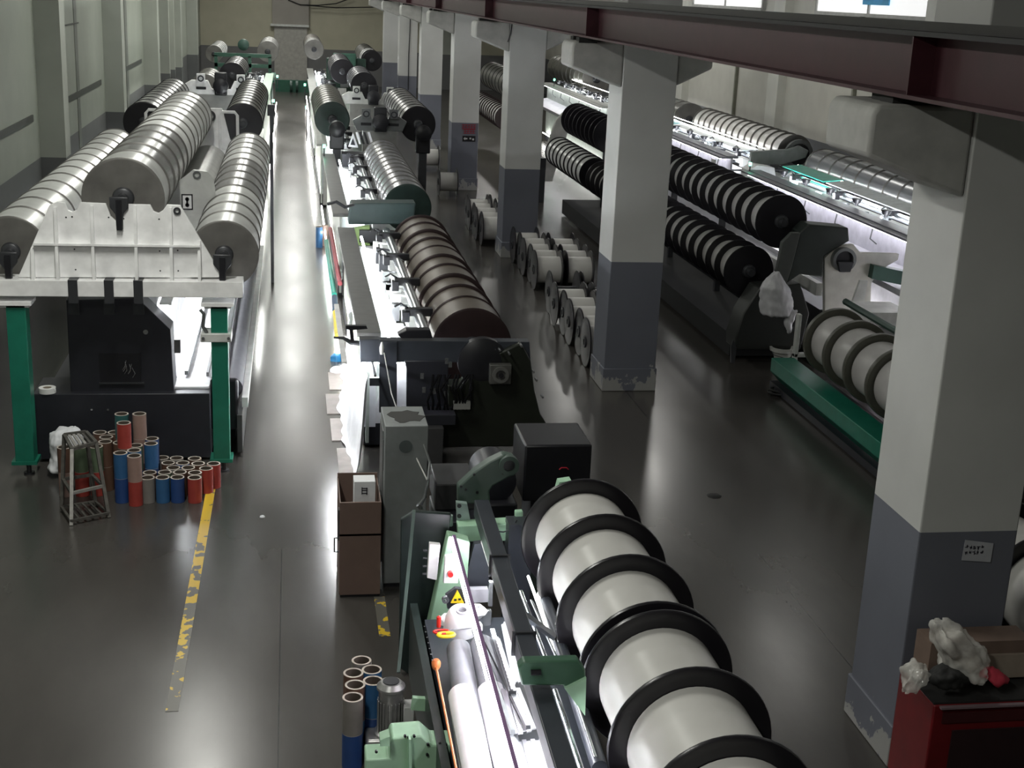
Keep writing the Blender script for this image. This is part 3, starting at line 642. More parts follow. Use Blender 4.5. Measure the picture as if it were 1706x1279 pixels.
# end frame left: dark panel with pale casting in front
MB().prism(XZ([(668, 866), (690, 852), (752, 856), (745, 905), (716, 1040), (694, 1132), (664, 1112)], 10.05), 10.05, 10.1).build('end_guard', mat('dark_green_sheet', (.018, .028, .026), .4), t, bevel=.01)
MB().prism(XZ([(746, 890), (760, 893), (782, 900), (778, 960), (752, 1042), (712, 1043)], 9.9), 9.86, 10.0).build('end_casting', pgreen, t, bevel=.01)
MB().prism(XZ([(790, 905), (812, 902), (815, 985), (768, 1000), (776, 960)], 9.95), 9.93, 10.0).build('inner_plate', slate, t)
MB().prism(XZ([(769, 978), (812, 977), (814, 998), (778, 1000)], 9.85), 9.8, 9.86).build('name_plate', mat('plate_grey', (.5, .5, .55), .5), t)
pn = MB().prism(XZ([(711, 960), (715, 903), (733, 905), (727, 964)], 9.7), 9.67, 9.72).build('control_panel', white, t, bevel=.004)
bt = MB()
for k in range(4): q = at(711-k*.3, 915+k*13, y=9.68); bt.cyl((q.x-.03, 9.66, q.z), (q.x, 9.66, q.z), .01, 8)
bt.build('side_button', dkgrey, pn)
bx = MB().prism(XZ([(738, 968), (741, 925), (766, 922), (762, 968)], 9.6), 9.56, 9.62).build('switch_box', white, t, bevel=.004)
q = at(750, 955, y=9.55); MB().cyl((q.x, 9.52, q.z), (q.x, 9.56, q.z), .022, 14).build('stop_button', mat('red_button', (.55, .02, .02), .3), bx)
# warning triangle plate
MB().prism(XZ([(745, 1012), (742, 990), (758, 978), (775, 980), (784, 1012)], 9.45), 9.43, 9.47).build('dark_plate', navy, t)
wt = MB().prism(XZ([(751, 1004), (773, 1004), (762, 983)], 9.42), 9.415, 9.43).build('warning_triangle', mat('warning_yellow', (.85, .62, .02), .4, emit=None), t)
ed = MB()
for a in ((759, 999), (766, 998)): q = at(*a, y=9.412); ed.box(q.x-.012, q.x+.008, 9.408, 9.415, q.z-.007, q.z+.007)
ed.build('symbol', black, wt)
q = at(742, 998, y=9.4); MB().ring((q.x, 9.38, q.z), (0, 1, 0), .028, .012, .03, 16).build('grommet', silver, t)
# slide stand: small steel post and blocks under the beam
for a in ((818, 968, 1008, .014), (812, 1016, 1040, .03)):
    p = at(a[0], a[1], y=9.3); q = at(a[0], a[2], y=9.3); MB().box(p.x-a[3], p.x+a[3], 9.28, 9.32, q.z, p.z).build('slide_post', silver, t)
MB().box(1.02, 1.75, 5.2, 9.6, .35, .72).build('bed', slate, t)
MB().box(.93, .99, 5.2, 9.9, .1, .72).build('front_sheet', mat('dark_green_sheet', (.018, .028, .026), .4), t)
MB().bar(at(690, 850, y=10.0), at(664, 1120, y=9.0), .025, .02).build('guard_edge', mat('edge_green', (.06, .09, .08), .4), t)
MB().box(1.75, 2.0, 4.6, 10.3, .3, .6).box(1.75, 1.95, 10.1, 10.3, 0, 1.3).build('rear_frame', slate, t)
MB().box(2.0, 2.7, 10.45, 10.6, .1, 1.15).build('far_end_plate', mat('arm_green', (.055, .085, .07), .45), t)
MB().prism(XZ([(922, 830), (930, 800), (950, 797), (945, 812), (935, 830)], 10.2), 10.15, 10.25).build('green_latch', mat('mint_paint', (.38, .62, .43), .4), t)
MB().box(2.02, 2.2, 10.18, 10.25, 1.25, 1.42).build('sensor', white, t)
for a, b, c in (((812, 866), (838, 900), (860, 862)), ((905, 880), (880, 900), (862, 960))):
    P = [at(*v, y=10.2) for v in (a, b, c)]
    pts = [(1-u)**2*P[0]+2*u*(1-u)*P[1]*1+u*u*P[2] for u in [k/8 for k in range(9)]]
    MB().tube([(v.x, 10.15, v.z) for v in pts], .006, 6).build('cable', dkgrey, t)
# front green casting at the very bottom
fc = MB().prism(XZ([(648, 1225), (652, 1216), (700, 1212), (718, 1228), (760, 1228), (760, 1250), (735, 1262), (730, 1300), (608, 1300), (608, 1252), (648, 1250)], 7.9), 7.8, 8.0).build('front_casting', pgreen, t, bevel=.012)
MB().prism(XZ([(632, 1222), (648, 1216), (648, 1232), (632, 1232)], 7.78), 7.7, 7.8).build('lug', pgreen, fc)
MB().prism(XZ([(680, 1225), (684, 1225), (686, 1300), (680, 1300)], 7.79), 7.74, 7.8).build('rib', mat('mint_paint', (.38, .62, .43), .4), fc)
hb = MB()
for a in ((681, 1228), (690, 1226), (675, 1226), (713, 1240), (733, 1238), (743, 1240), (743, 1246), (712, 1257), (627, 1252)):
    q = at(*a, y=7.79); hb.cyl((q.x, 7.785, q.z), (q.x, 7.8, q.z), .01, 8)
hb.build('bolt_hole', black, fc)
MB().prism(XZ([(687, 1158), (715, 1160), (712, 1180), (684, 1178)], 8.6), 8.56, 8.6).build('motor_mount', pgreen, t)
MB().cyl(at(645, 1290, y=7.85), at(645, 1290, y=7.85)+Vector((0, -.12, 0)), .08, 16).build('round_cover', mat('arm_green', (.055, .085, .07), .45), fc)
# orange knob and rod
p, q = at(727, 1112, z=1.1), at(762, 1290, z=1.1)
MB().cyl(p, q, .008, 8).build('orange_rod', mat('orange_plastic', (.85, .25, .08), .4), t)
MB().lathe(p+Vector((0, .02, -.02)), (0, 0, 1), [(0, .02), (.02, .03), (.05, .032), (.07, .02), (.075, 0)], 12).build('orange_knob', mat('orange_plastic', (.85, .25, .08), .4), t)
ch = MB(); p = at(720, 1100, z=1.1)
for k in range(7): ch.lathe(p+Vector((-.01*k/3, .06*k, .012*k)), (0, 0, 1), [(0, 0), (.005, .007), (.01, 0)], 6)
ch.build('ball_chain', silver, t)
# bobbin of white yarn + snips lying on the machine
q = at(768, 1030, z=1.05)
t2 = thing('yarn_bobbin', 'white yarn cone lying beside the yellow warning triangle', 'bobbin', (q.x, q.y, .95))
MB().lathe((q.x, q.y, .95), (0, -.25, 1), [(0, .1), (.02, .13), (.12, .12), (.17, .1), (.19, .085), (.19, .04), (.1, .035)], 28).build('yarn', cloth, t2)
MB().ring((q.x, q.y-.05, 1.12), (0, -.25, 1), .045, .03, .03, 20).build('core', mat('core_grey', (.3, .3, .32), .5), t2)
for k in range(3):
    rag = at((748, 785, 792)[k], (1035, 1045, 1020)[k], z=.98); random.seed(k)
    v = MB().lathe(rag, (0, 0, 1), [(-.03, .05), (0, .085), (.03, .07), (.05, .03), (.055, 0)], 9)
    v.v = [(a+random.uniform(-.015, .015), b+random.uniform(-.015, .015), c+random.uniform(-.012, .012)) for a, b, c in v.v]
    tag(v.build('cloth_scrap', cloth), ('crumpled white cloth left of the yarn cone', 'crumpled white cloth just in front of the yarn cone', 'small crumpled white cloth right of the yarn cone')[k], 'cloth', None)
t2 = thing('thread_snips', 'red and yellow handled scissors by the dark rollers', 'scissors', at(737, 1055, z=1.03))
P = at(735, 1052, z=1.05)
MB().tube([P+Vector((.055*math.cos(a), .03*math.sin(a), 0)) for a in [k*.52 for k in range(13)]], .009, 6).build('red_handle', mat('red_plastic', (.7, .03, .02), .4), t2)
MB().tube([P+Vector((.03+.06*math.cos(a), -.05+.03*math.sin(a), 0)) for a in [k*.52 for k in range(13)]], .013, 6).build('yellow_handle', mat('yellow_plastic', (.8, .6, .02), .4), t2)
P2 = at(731, 1040, z=1.05); MB().lathe(P2, (0, 0, 1), [(-.02, .016), (.06, .018), (.075, 0)], 10).build('red_knob', mat('red_plastic', (.7, .03, .02), .4), t2)
MB().bar(P+Vector((.06, .02, 0)), P+Vector((.3, .06, 0)), .015, .006).build('blade', silver, t2)

# ---------------------------------------------------------------- gear motor and tubes at bottom left
t = thing('gear_motor', 'aluminium gear motor standing behind the short tube stacks', 'motor', (.68, 8.75, 0))
mc = mat('cast_aluminium', (.42, .42, .41), .35, .7, .2, 14)
mx, my = .7, 8.78
MB().lathe((mx, my, .22), (0, 0, 1), [(0, .12), (.02, .12), (.03, .085), (.3, .085), (.31, .09), (.36, .09), (.37, .105), (.39, .105), (.42, .075), (.425, .0)], 32).build('housing', mc, t)
fn = MB()
for k in range(20):
    a = k*math.pi/10; d = Vector((math.cos(a), math.sin(a), 0)); fn.bar(Vector((mx, my, .25))+d*.095, Vector((mx, my, .5))+d*.095, .006, .02)
fn.build('fin', mc, t)
MB().cyl((mx, my, .64), (mx, my, .649), .06, 24).build('fan_grille', dkgrey, t)
MB().box(mx+.09, mx+.17, my-.06, my+.06, .3, .46).build('terminal_box', mat('terminal_grey', (.5, .5, .5), .4), t, bevel=.01)
MB().box(mx-.18, mx+.1, my-.1, my+.1, .0, .22).build('gearbox', mc, t, bevel=.02)
MB().ring((mx-.06, my-.12, .1), (0, 1, 0), .085, .05, .03, 28).build('output_flange', mc, t)
MB().cyl((mx-.06, my-.115, .1), (mx-.06, my-.1, .1), .05, 20).build('output_bore', black, t)
# cardboard tube factory
TC = {'red': (.33, .045, .035), 'blue': (.03, .11, .25), 'navy': (.02, .06, .2), 'tan': (.3, .2, .17), 'green': (.1, .14, .085), 'brown': (.12, .065, .045), 'grey': (.2, .185, .17), 'teal': (.03, .12, .12)}
inner = mat('raw_card', (.09, .07, .055), .9)
rimm = mat('tube_rim_card', (.45, .4, .35), .8)
TM = {}
def tube_thing(x, y, lvl, c, label, group, h=.28, r=.075):
    t = thing('paper_tube', label, 'tube', (x, y, lvl*h), group)
    if (c, h) not in TM:
        o = MB().ring((0, 0, .002), (0, 0, 1), r, r-.008, h-.004, 28).build('sleeve', mat('tube_'+c, TC[c], .45, var=.1, scale=10)); TM[(c, h)] = o.data; bpy.data.objects.remove(o)
        o = MB().ring((0, 0, .004), (0, 0, 1), r-.0085, r-.014, h-.007, 28).build('card_lining', inner); TM[('in', h)] = o.data; bpy.data.objects.remove(o)
        o = MB().ring((0, 0, h-.0025), (0, 0, 1), r, r-.015, .0025, 28).build('rim', rimm); TM[('rim', h)] = o.data; bpy.data.objects.remove(o)
    part('sleeve', TM[(c, h)], t, (0, 0, 0)); part('card_lining', TM[('in', h)], t, (0, 0, 0)); part('rim', TM[('rim', h)], t, (0, 0, .0015))
    return t
PILE = []   # x, y, colours bottom -> top, description
L1 = [(-1.557, 14.10, ['grey']), (-1.40, 14.10, ['blue']), (-1.243, 14.10, ['navy']), (-1.06, 14.08, ['red']),
      (-1.55, 14.26, ['brown']), (-1.39, 14.26, ['green']), (-1.23, 14.26, ['brown']), (-1.065, 14.235, ['brown']),
      (-.955, 14.37, ['red']), (-.88, 14.52, ['red']), (-1.15, 14.40, ['brown']), (-1.31, 14.405, ['grey']), (-1.05, 14.53, ['brown']), (-1.22, 14.555, ['navy']), (-1.38, 14.565, ['brown']),
      (-1.30, 14.72, ['grey']), (-1.10, 14.70, ['brown']), (-1.46, 14.74, ['grey'])]
L2 = [(-1.835, 14.12, ['navy', 'blue']), (-1.68, 14.02, ['red', 'tan']), (-1.70, 14.20, ['blue', 'blue']), (-1.70, 14.36, ['navy', 'green']), (-1.545, 14.42, ['navy', 'blue']), (-1.55, 14.585, ['navy', 'navy']),
      (-2.14, 14.82, ['brown', 'brown']), (-1.98, 14.82, ['brown', 'brown']), (-1.88, 14.46, ['green', 'brown']), (-2.04, 14.50, ['brown', 'brown']), (-2.05, 14.66, ['brown', 'brown']), (-2.45, 14.33, ['tan', 'brown']), (-2.28, 14.34, ['red', 'green']), (-2.12, 14.345, ['red', 'green']),
      (-1.81, 14.30, ['brown', 'brown', 'red']), (-1.87, 14.62, ['brown', 'grey', 'teal']), (-1.68, 14.62, ['brown', 'tan', 'tan'])]
names = {'red': 'red', 'blue': 'bright blue', 'navy': 'navy blue', 'tan': 'tan', 'green': 'dull green', 'brown': 'brown', 'grey': 'grey', 'teal': 'dark teal'}
SPEC = {(0, 0): 'grey paper tube, front row of the low pile, beside the two-high red stack', (1, 0): 'bright blue paper tube in the front row of the low pile', (2, 0): 'navy blue paper tube in the front row of the low pile', (3, 0): 'red paper tube at the front right corner of the pile',
        (8, 0): 'red paper tube standing at the start of the yellow line', (9, 0): 'red paper tube next to the foot of the green leg'}
SP2 = {(0, 1): 'bright blue paper tube on top at the front left of the pile, beside the stool', (0, 0): 'navy blue paper tube at floor level under the front bright blue one', (1, 1): 'tan paper tube on top of a red tube at the front', (1, 0): 'red paper tube at floor level under the front tan one',
       (14, 2): 'red paper tube standing on the third level of the pile', (15, 2): 'dark teal paper tube behind the topmost red one', (16, 2): 'tan paper tube standing highest on the pile',
       (4, 1): 'bright blue paper tube topping the right side of the two-high stacks', (5, 1): 'navy blue paper tube topping the rear right of the two-high stacks', (11, 1): 'brown paper tube on top, leftmost behind the iron stool', (12, 1): 'dull green paper tube seen between the stool legs, left one', (13, 1): 'dull green paper tube seen between the stool legs, right one'}
ORDW = ['first', 'second', 'third', 'fourth', 'fifth', 'sixth', 'seventh']
for li, (LL, SPX) in enumerate(((L1, SPEC), (L2, SP2))):
    where = ('low right pile', 'tall left pile')[li]
    rows = {}
    for i, (x, y, cs) in enumerate(LL): rows.setdefault(round((y-14)/.16), []).append((x, i))
    rk = sorted(rows); pos = {}
    for r, k_ in enumerate(rk):
        for c, (x, i) in enumerate(sorted(rows[k_])): pos[i] = (r, c)
    for i, (x, y, cs) in enumerate(LL):
        r, c_ = pos[i]
        for k, c in enumerate(cs):
            lb = SPX.get((i, k))
            if not lb:
                if k < len(cs)-1: lb = '%s tube under a %s one, row %s, %s from left, %s' % (names[c], names[cs[k+1]], ORDW[r], ORDW[c_], where)
                else: lb = '%s topmost paper tube, %s row from the front, %s from left, %s' % (names[c], ORDW[r], ORDW[c_], where)
                if len(cs) == 3 and k == 0: lb = '%s floor level tube of a three-high stack, row %s, %s from left' % (names[c], ORDW[r], ORDW[c_])
            tube_thing(x, y, k, c, lb, 'paper tubes piled by the black console')
BT = [(.43, 8.72, ['navy', 'grey'], 'stack at the bottom left, nearest the aisle'), (.455, 8.9, ['blue', 'brown'], 'stack behind the foremost one by the motor'), (.6, 8.95, ['navy', 'blue'], 'stack just left of the gear motor'),
      (.45, 9.08, ['blue', 'brown'], 'third stack back along the aisle by the motor'), (.6, 9.12, ['navy', 'blue'], 'stack behind the blue one left of the motor'), (.52, 9.27, ['blue', 'grey'], 'rearmost stack by the gear motor')]
for x, y, cs, d in BT:
    for k, c in enumerate(cs):
        if x == .6: x_ = .59
        else: x_ = x
        tube_thing(x_-.01, y, k, c, '%s tube, %s of the %s' % (names[c], ('bottom', 'top')[k], d), 'paper tubes beside the gear motor')

# iron stool
t = thing('iron_stool', 'rusty iron step stool with a slatted tilted top in front of the tubes', 'stool', (-2.2, 13.8, 0))
rust = mat('rusty_iron', (.1, .095, .085), .6, .4, .3, 20); bare = mat('worn_iron', (.32, .31, .29), .5, .4, .2, 20)
F = [Vector((-2.27, 13.46, 0)), Vector((-1.92, 13.66, 0)), Vector((-2.43, 13.86, 0)), Vector((-2.1, 14.0, 0))]
H = [at(120, 748, z=.72), at(160, 737, z=.72), at(107, 724, z=.8), at(143, 719, z=.8)]
for k in range(4): MB().bar(F[k], H[k], .035, .035).build('leg', bare if k == 0 else rust, t)
for a, b in ((0, 1), (1, 3), (3, 2), (2, 0)):
    MB().bar(F[a].lerp(H[a], .42), F[b].lerp(H[b], .42), .03, .03).build('cross_bar', bare if (a, b) == (0, 1) else rust, t)
    MB().bar(H[a], H[b], .035, .03).build('top_bar', rust, t)
    MB().bar(F[a]+Vector((0, 0, .05)), F[b]+Vector((0, 0, .05)), .025, .025).build('foot_bar', rust, t)
for k in range(1, 5):
    MB().bar(H[0].lerp(H[1], k/5), H[2].lerp(H[3], k/5), .028, .012).build('slat', bare if k < 4 else rust, t)
    MB().bar(F[0].lerp(F[1], k/5)+Vector((0, 0, .06)), F[2].lerp(F[3], k/5)+Vector((0, 0, .06)), .02, .01).build('lower_slat', rust, t)

# lumpy bags
def lumpy(name, label, cat, outline, y, depth, m, seed, parent=None, nl=9, amp=.03):
    """soft bag: closed stack of rings following a traced left/right outline"""
    random.seed(seed); b = MB(); nr = 20; rings = []
    for (pyy, xl, xr) in outline:
        a = at(xl, pyy, y=y); c = at(xr, pyy, y=y); cx_ = (a.x+c.x)/2; rx = (c.x-a.x)/2; cz = (a.z+c.z)/2
        rings.append([(cx_+rx*math.cos(th)*(1+random.uniform(-amp, amp)*3), y+min(depth, rx*1.1)*math.sin(th)*(1+random.uniform(-amp, amp)*4), cz+random.uniform(-amp, amp)*.5) for th in [2*math.pi*k/nr for k in range(nr)]])
    vs = [v for r in rings for v in r]; m_ = len(rings)
    fs = [(i*nr+k, i*nr+(k+1) % nr, (i+1)*nr+(k+1) % nr, (i+1)*nr+k) for i in range(m_-1) for k in range(nr)]+[tuple(range(nr)), tuple((m_-1)*nr+k for k in range(nr))]
    b.add(vs, fs); o = b.build(name, m, parent, sharp=75)
    md = o.modifiers.new('sub', 'SUBSURF'); md.levels = 1; md.render_levels = 2
    tx = bpy.data.textures.new('creases', 'CLOUDS'); tx.noise_scale = .12 if m is film else .09; d = o.modifiers.new('crease', 'DISPLACE'); d.texture = tx; d.strength = .13 if m is film else .06; d.mid_level = .5
    if label: tag(o, label, cat)
    return o
lumpy('sack', 'white plastic sack leaning on the console behind the iron stool', 'sack', [(714, 97, 130), (718, 88, 138), (728, 80, 140), (745, 84, 138), (760, 86, 130), (772, 82, 122), (785, 76, 118)], 14.95, .16, cloth, 4)

# ---------------------------------------------------------------- cabinets between the two middle machines
t = thing('control_cabinet', 'grey metal control cabinet with dark stain on its top', 'cabinet', (1.03, 12, 0))
cab = mat('cabinet_grey', (.2, .215, .215), .4)
MB().box(.835, 1.235, 11.75, 12.35, .04, 1.62).build('body', cab, t, bevel=.008)
MB().box(.845, 1.225, 11.77, 12.33, 0, .04).build('plinth', black, t)
q = at(676, 744, y=11.74); MB().cyl((q.x, 11.742, q.z), (q.x, 11.75, q.z), .062, 28).build('round_emblem', mat('emblem_grey', (.085, .1, .1), .4), t)
q = at(640, 735, x=.83); MB().box(.825, .835, 11.85, 11.87, 1.15, 1.45).box(.826, .835, 11.9, 12.28, .2, 1.52).build('door_seam', mat('seam_grey', (.12, .125, .125), .5), t)
sp_ = MB(); random.seed(2); c = Vector((1.05, 12.03, 1.621)); pts = [(c.x+(.16+random.uniform(-.045, .03))*math.cos(a), c.y+(.2+random.uniform(-.06, .03))*math.sin(a)) for a in [k*.35 for k in range(18)]]
sp_.prism(pts, 1.62, 1.624, 'z').build('oil_stain', mat('oil_stain', (.03, .03, .028), .7), t)
t = thing('tool_cabinet', 'brown sheet cabinet with open top standing left of the grey cabinet', 'cabinet', (.62, 11.9, 0))
br = mat('brown_sheet', (.17, .115, .095), .5, var=.06)
MB().box(.42, .8, 11.55, 11.57, .03, .95).box(.42, .43, 11.57, 12.2, .03, .95).box(.79, .8, 11.57, 12.2, .03, .95).box(.42, .8, 12.2, 12.21, .03, 1.0).box(.42, .8, 11.55, 12.2, .62, .64).build('body', br, t)
MB().box(.43, .79, 11.57, 12.19, 0, .03).build('base', black, t)
MB().tube([(.42, 11.75, .38), (.38, 11.75, .38), (.38, 11.75, .52), (.42, 11.75, .52)], .008, 6).build('handle', black, t)
MB().box(.41, .42, 11.62, 11.7, .55, .85).build('hinge', dkgrey, t)
t = thing('carton', 'small white carton with black characters standing in the open brown cabinet', 'box', (.62, 11.9, .65))
MB().box(.56, .76, 11.8, 11.98, .65, 1.06).build('box', cloth, t, bevel=.004)
tx_ = MB(); q = (.665, 11.795, 1.0)
for a in ((-.03, .02, .05, .008), (-.03, 0, .05, .008), (-.03, -.03, .05, .008), (-.035, -.035, .008, .07), (.01, -.04, .008, .07)): tx_.box(q[0]+a[0], q[0]+a[0]+a[2], 11.794, 11.8, q[2]-.01+a[1]-.02, q[2]-.01+a[1]-.02+a[3])
tx_.build('characters', ink, t)
tag(MB().ring((.7, 11.7, .645), (0, 0, 1), .05, .035, .08, 20).build('tape_roll', inner), 'card reel lying in the open brown cabinet in front of the white carton', 'reel')
t = thing('motor_cover', 'black box shaped motor cover with small red mark, behind the white yarn roll', 'cover', (2.52, 12.2, 0))
MB().box(2.2, 2.86, 12, 12.7, .75, 1.33).build('box', black, t, bevel=.02)
MB().box(2.3, 2.76, 12.1, 12.6, 0, .75).build('pedestal', navy, t)
q = at(940, 781, y=11.98); MB().tube([(q.x-.045, 11.995, q.z-.012), (q.x-.025, 11.992, q.z+.008), (q.x+.025, 11.992, q.z+.008), (q.x+.045, 11.995, q.z-.012)], .006, 6).build('red_mark', mat('red_mark_paint', (.45, .02, .04), .5), t)
# dark drive units between cabinet and cover
t = thing('drive_unit', 'black motor and gearbox block between the grey cabinet and black cover', 'drive unit', (1.65, 12.2, 0))
MB().box(1.32, 1.72, 11.6, 12.3, .03, .72).build('lower_block', navy, t, bevel=.01)
MB().box(1.34, 1.72, 11.9, 12.5, .72, .98).build('middle_block', mat('block_grey', (.035, .035, .037), .5), t, bevel=.01)
MB().lathe((1.9, 11.8, 1.02), (0, 1, 0), [(0, .1), (.03, .2), (.5, .2), (.55, .1)], 28).build('round_motor', navy, t)
MB().box(1.72, 2.1, 11.7, 12.5, .03, .85).build('gearbox', black, t, bevel=.02)
# compressed air gun with hose
t = thing('air_gun', 'silver air gun hanging on a thin cord by the grey cabinet', 'air gun', at(710, 840, y=11))
P = [at(*v, y=11.0) for v in ((713, 800), (708, 828), (699, 842), (703, 852), (714, 862), (724, 870), (736, 880))]
MB().tube(P, [.012, .014, .022, .018, .02, .016, .01], 10).build('barrel', silver, t)
fit = MB()
for i in (2, 3, 4): fit.cyl(P[i]+Vector((-.012, 0, .012)), P[i]+Vector((.012, 0, -.012)), .027, 8)
fit.build('fitting', midgrey, t)
MB().tube([at(713, 800, y=11.0), at(716, 770, y=11.2), at(706, 740, y=11.3)], .012).build('handle', midgrey, t)
MB().tube([at(640, 588, y=15.2), at(652, 655, y=14), at(680, 735, y=12.4), at(712, 800, y=11.0)], .007, 6).build('cord', mat('cord_white', (.4, .4, .38), .6), t)
MB().tube([at(*v, y=11.3) for v in ((693, 862), (696, 900), (690, 960), (680, 990), (672, 1010))], .01).build('hose', rubber, t)

# ---------------------------------------------------------------- dark end drive of the brown roll machine
t = thing('end_drive', 'black end frame and drive housing in front of the brown roll', 'machine end', (2, 15.4, 0))
Y = 15.5
MB().prism(XZ([(598, 562), (632, 562), (632, 564), (880, 566), (882, 600), (600, 600)], Y), Y-.1, Y+.08).build('cross_bar', slate, t, bevel=.008)
MB().prism(XZ([(631, 565), (660, 565), (660, 682), (631, 682)], Y), Y-.12, Y-.06).prism(XZ([(615, 625), (632, 625), (632, 638), (615, 638)], Y), Y-.12, Y-.06).build('left_plate', slate, t)
MB().prism(XZ([(672, 596), (745, 596), (745, 640), (740, 675), (676, 675), (676, 610)], Y), Y-.13, Y-.05).build('middle_plate', navy, t, bevel=.012)
MB().lathe((2.25, Y-.2, 1.22), (0, 1, 0), [(0, .1), (.01, .2), (.05, .3), (.16, .3), (.2, .2)], 40).build('drive_disc', black, t)
bigd = MB().prism(XZ([(770, 640), (800, 600), (868, 570), (884, 600), (890, 650), (900, 690), (910, 705), (908, 742), (700, 745), (690, 700), (745, 690), (745, 640)], 15.35), 15.32, 15.6).build('end_casting', mat('dark_olive', (.012, .0145, .01), .4), t, bevel=.02)
q = at(833, 622, y=15.25)
MB().box(q.x-.13, q.x+.13, 15.2, 15.3, q.z-.12, q.z+.12).build('servo_flange', mat('servo_grey', (.14, .14, .13), .35, .5), t, bevel=.008)
MB().ring((q.x, 15.17, q.z), (0, 1, 0), .1, .06, .03).build('servo_ring', mat('servo_grey2', (.2, .2, .19), .35, .5), t)
MB().cyl((q.x, 15.15, q.z), (q.x, 15.2, q.z), .03, 14).build('servo_shaft', black, t)
for px, py in ((832, 582), (848, 588), (868, 575), (888, 618), (893, 632), (903, 660), (905, 728)):
    b = at(px, py, y=15.25); MB().cyl((b.x, 15.2, b.z), (b.x, 15.3, b.z), .014, 10).build('bolt', silver, t)
MB().box(at(755, 668, y=15.2).x, at(783, 668, y=15.2).x, 15.15, 15.2, at(755, 680, y=15.2).z, at(755, 667, y=15.2).z).build('label_plate', mat('plate_dull', (.2, .2, .19), .5), t)
MB().box(1.3, 1.75, 14.9, 15.3, .1, .55).build('pump_block', mat('block_grey', (.035, .035, .037), .5), t, bevel=.01)
MB().box(1.28, 1.9, 15.0, 15.35, .55, .68).build('valve_bank', navy, t, bevel=.006)
wr = MB(); random.seed(21)
for k in range(12):
    x = 1.6+k*.045; wr.tube([(x, 15.2, .68), (x+random.uniform(-.04, .04), 15.15, .8), (x+random.uniform(-.06, .06), 15.15, .95), (x+random.uniform(-.05, .1), 15.25, 1.1)], .014, 6)
wr.build('hose_bundle', mat('matt_hose', (.006, .006, .007), .95, spec=.1), t)
fl_ = MB()
for a in ((703, 625), (706, 648), (723, 650), (730, 648), (742, 655), (744, 600), (750, 606)):
    b = at(*a, y=15.2); MB().box(b.x-.02, b.x+.02, 15.18, 15.2, b.z-.04, b.z+.03).build('bright_fitting', silver, t)
MB().box(1.24, 1.78, 15.72, 15.74, .45, 1.25).box(.8, 1.0, 15.72, 15.74, .3, 1.3).build('back_sheet', cloth, t)  # pale sheet added to show white between the plates
MB().cyl((.82, 15.64, 1.14), (1.75, 15.64, 1.14), .012, 8).build('work_lamp', lamp, t)  # tube added behind the plates to light the pale sheet
# wrench-like lever and cord clip at the rail end
MB().tube([at(*v, y=15.45) for v in ((556, 562), (572, 563), (584, 570), (600, 572))], [.012, .02, .03, .03], 8).build('lever', dkgrey, t)
MB().prism(XZ([(576, 541), (610, 541), (612, 546), (588, 548), (590, 566), (584, 566), (582, 548), (576, 546)], 15.4), 15.35, 15.42).build('rail_clamp', black, t)
MB().lathe(at(636, 590, y=15.3), (0, 0, 1), [(0, .02), (.08, .03), (.15, .01)], 8).build('cord_clip', offwhite, t)
MB().prism(XZ([(676, 548), (716, 548), (720, 562), (668, 562), (662, 556)], 15.45), 15.4, 15.55).build('rail_clamp', black, t, bevel=.01)
# white cloth hanging and heaped beside the rail, lit by an added lamp
t = thing('draped_cloth', 'bright white cloth falling to the floor at the rail end of the brown roll machine', 'cloth', (.8, 15.8, 0))
random.seed(9)
def sheet(rows, m, parent, th=.01, name='sheet'):
    vs = [Vector(v) for r in rows for v in r]; nc = len(rows[0]); nr = len(rows)
    fs = [(i*nc+k, i*nc+k+1, (i+1)*nc+k+1, (i+1)*nc+k) for i in range(nr-1) for k in range(nc-1)]
    o = MB().add(vs, fs).build(name, m, parent, sharp=80); s = o.modifiers.new('solid', 'SOLIDIFY'); s.thickness = th; u = o.modifiers.new('sub', 'SUBSURF'); u.levels = 1; u.render_levels = 2; return o
rows = []
for k in range(26):
    y = 14.7+k*.17; e = random.uniform(-.05, .05)
    lx = (.74 if y < 15.6 else .68 if y < 18 else .72)+e
    rows.append([(lx-.05+random.uniform(-.03, .02), y, .012), (lx, y, .05+random.uniform(0, .05)), (lx+.03, y+.02, .35), (lx+.06, y, .8), (lx+.08, y, 1.2)]+([(lx+.2, y, 1.3), (lx+.33, y, 1.32)] if y < 0 else []))
sheet(rows, cloth, t, name='hanging_cloth')
MB().cyl((.93, 14.8, 1.22), (.93, 19.2, 1.22), .016, 8).build('support_rod', silver, t)
t = thing('strip_lamp', 'fluorescent strip lamp beside the white cloth at the brown roll machine', 'lamp', (.8, 15, .95))  # lamp added to brighten the hanging cloth
MB().cyl((.58, 14.9, 1.34), (.58, 17.6, 1.34), .014, 10).build('tube', mat('strong_tube', (1, 1, 1), .4, 0, 0, emit=(.96, .98, 1), power=95), t)
MB().box(.55, .61, 14.8, 17.7, 1.36, 1.385).box(.58, .76, 15.9, 15.94, 1.385, 1.40).build('housing', white, t)
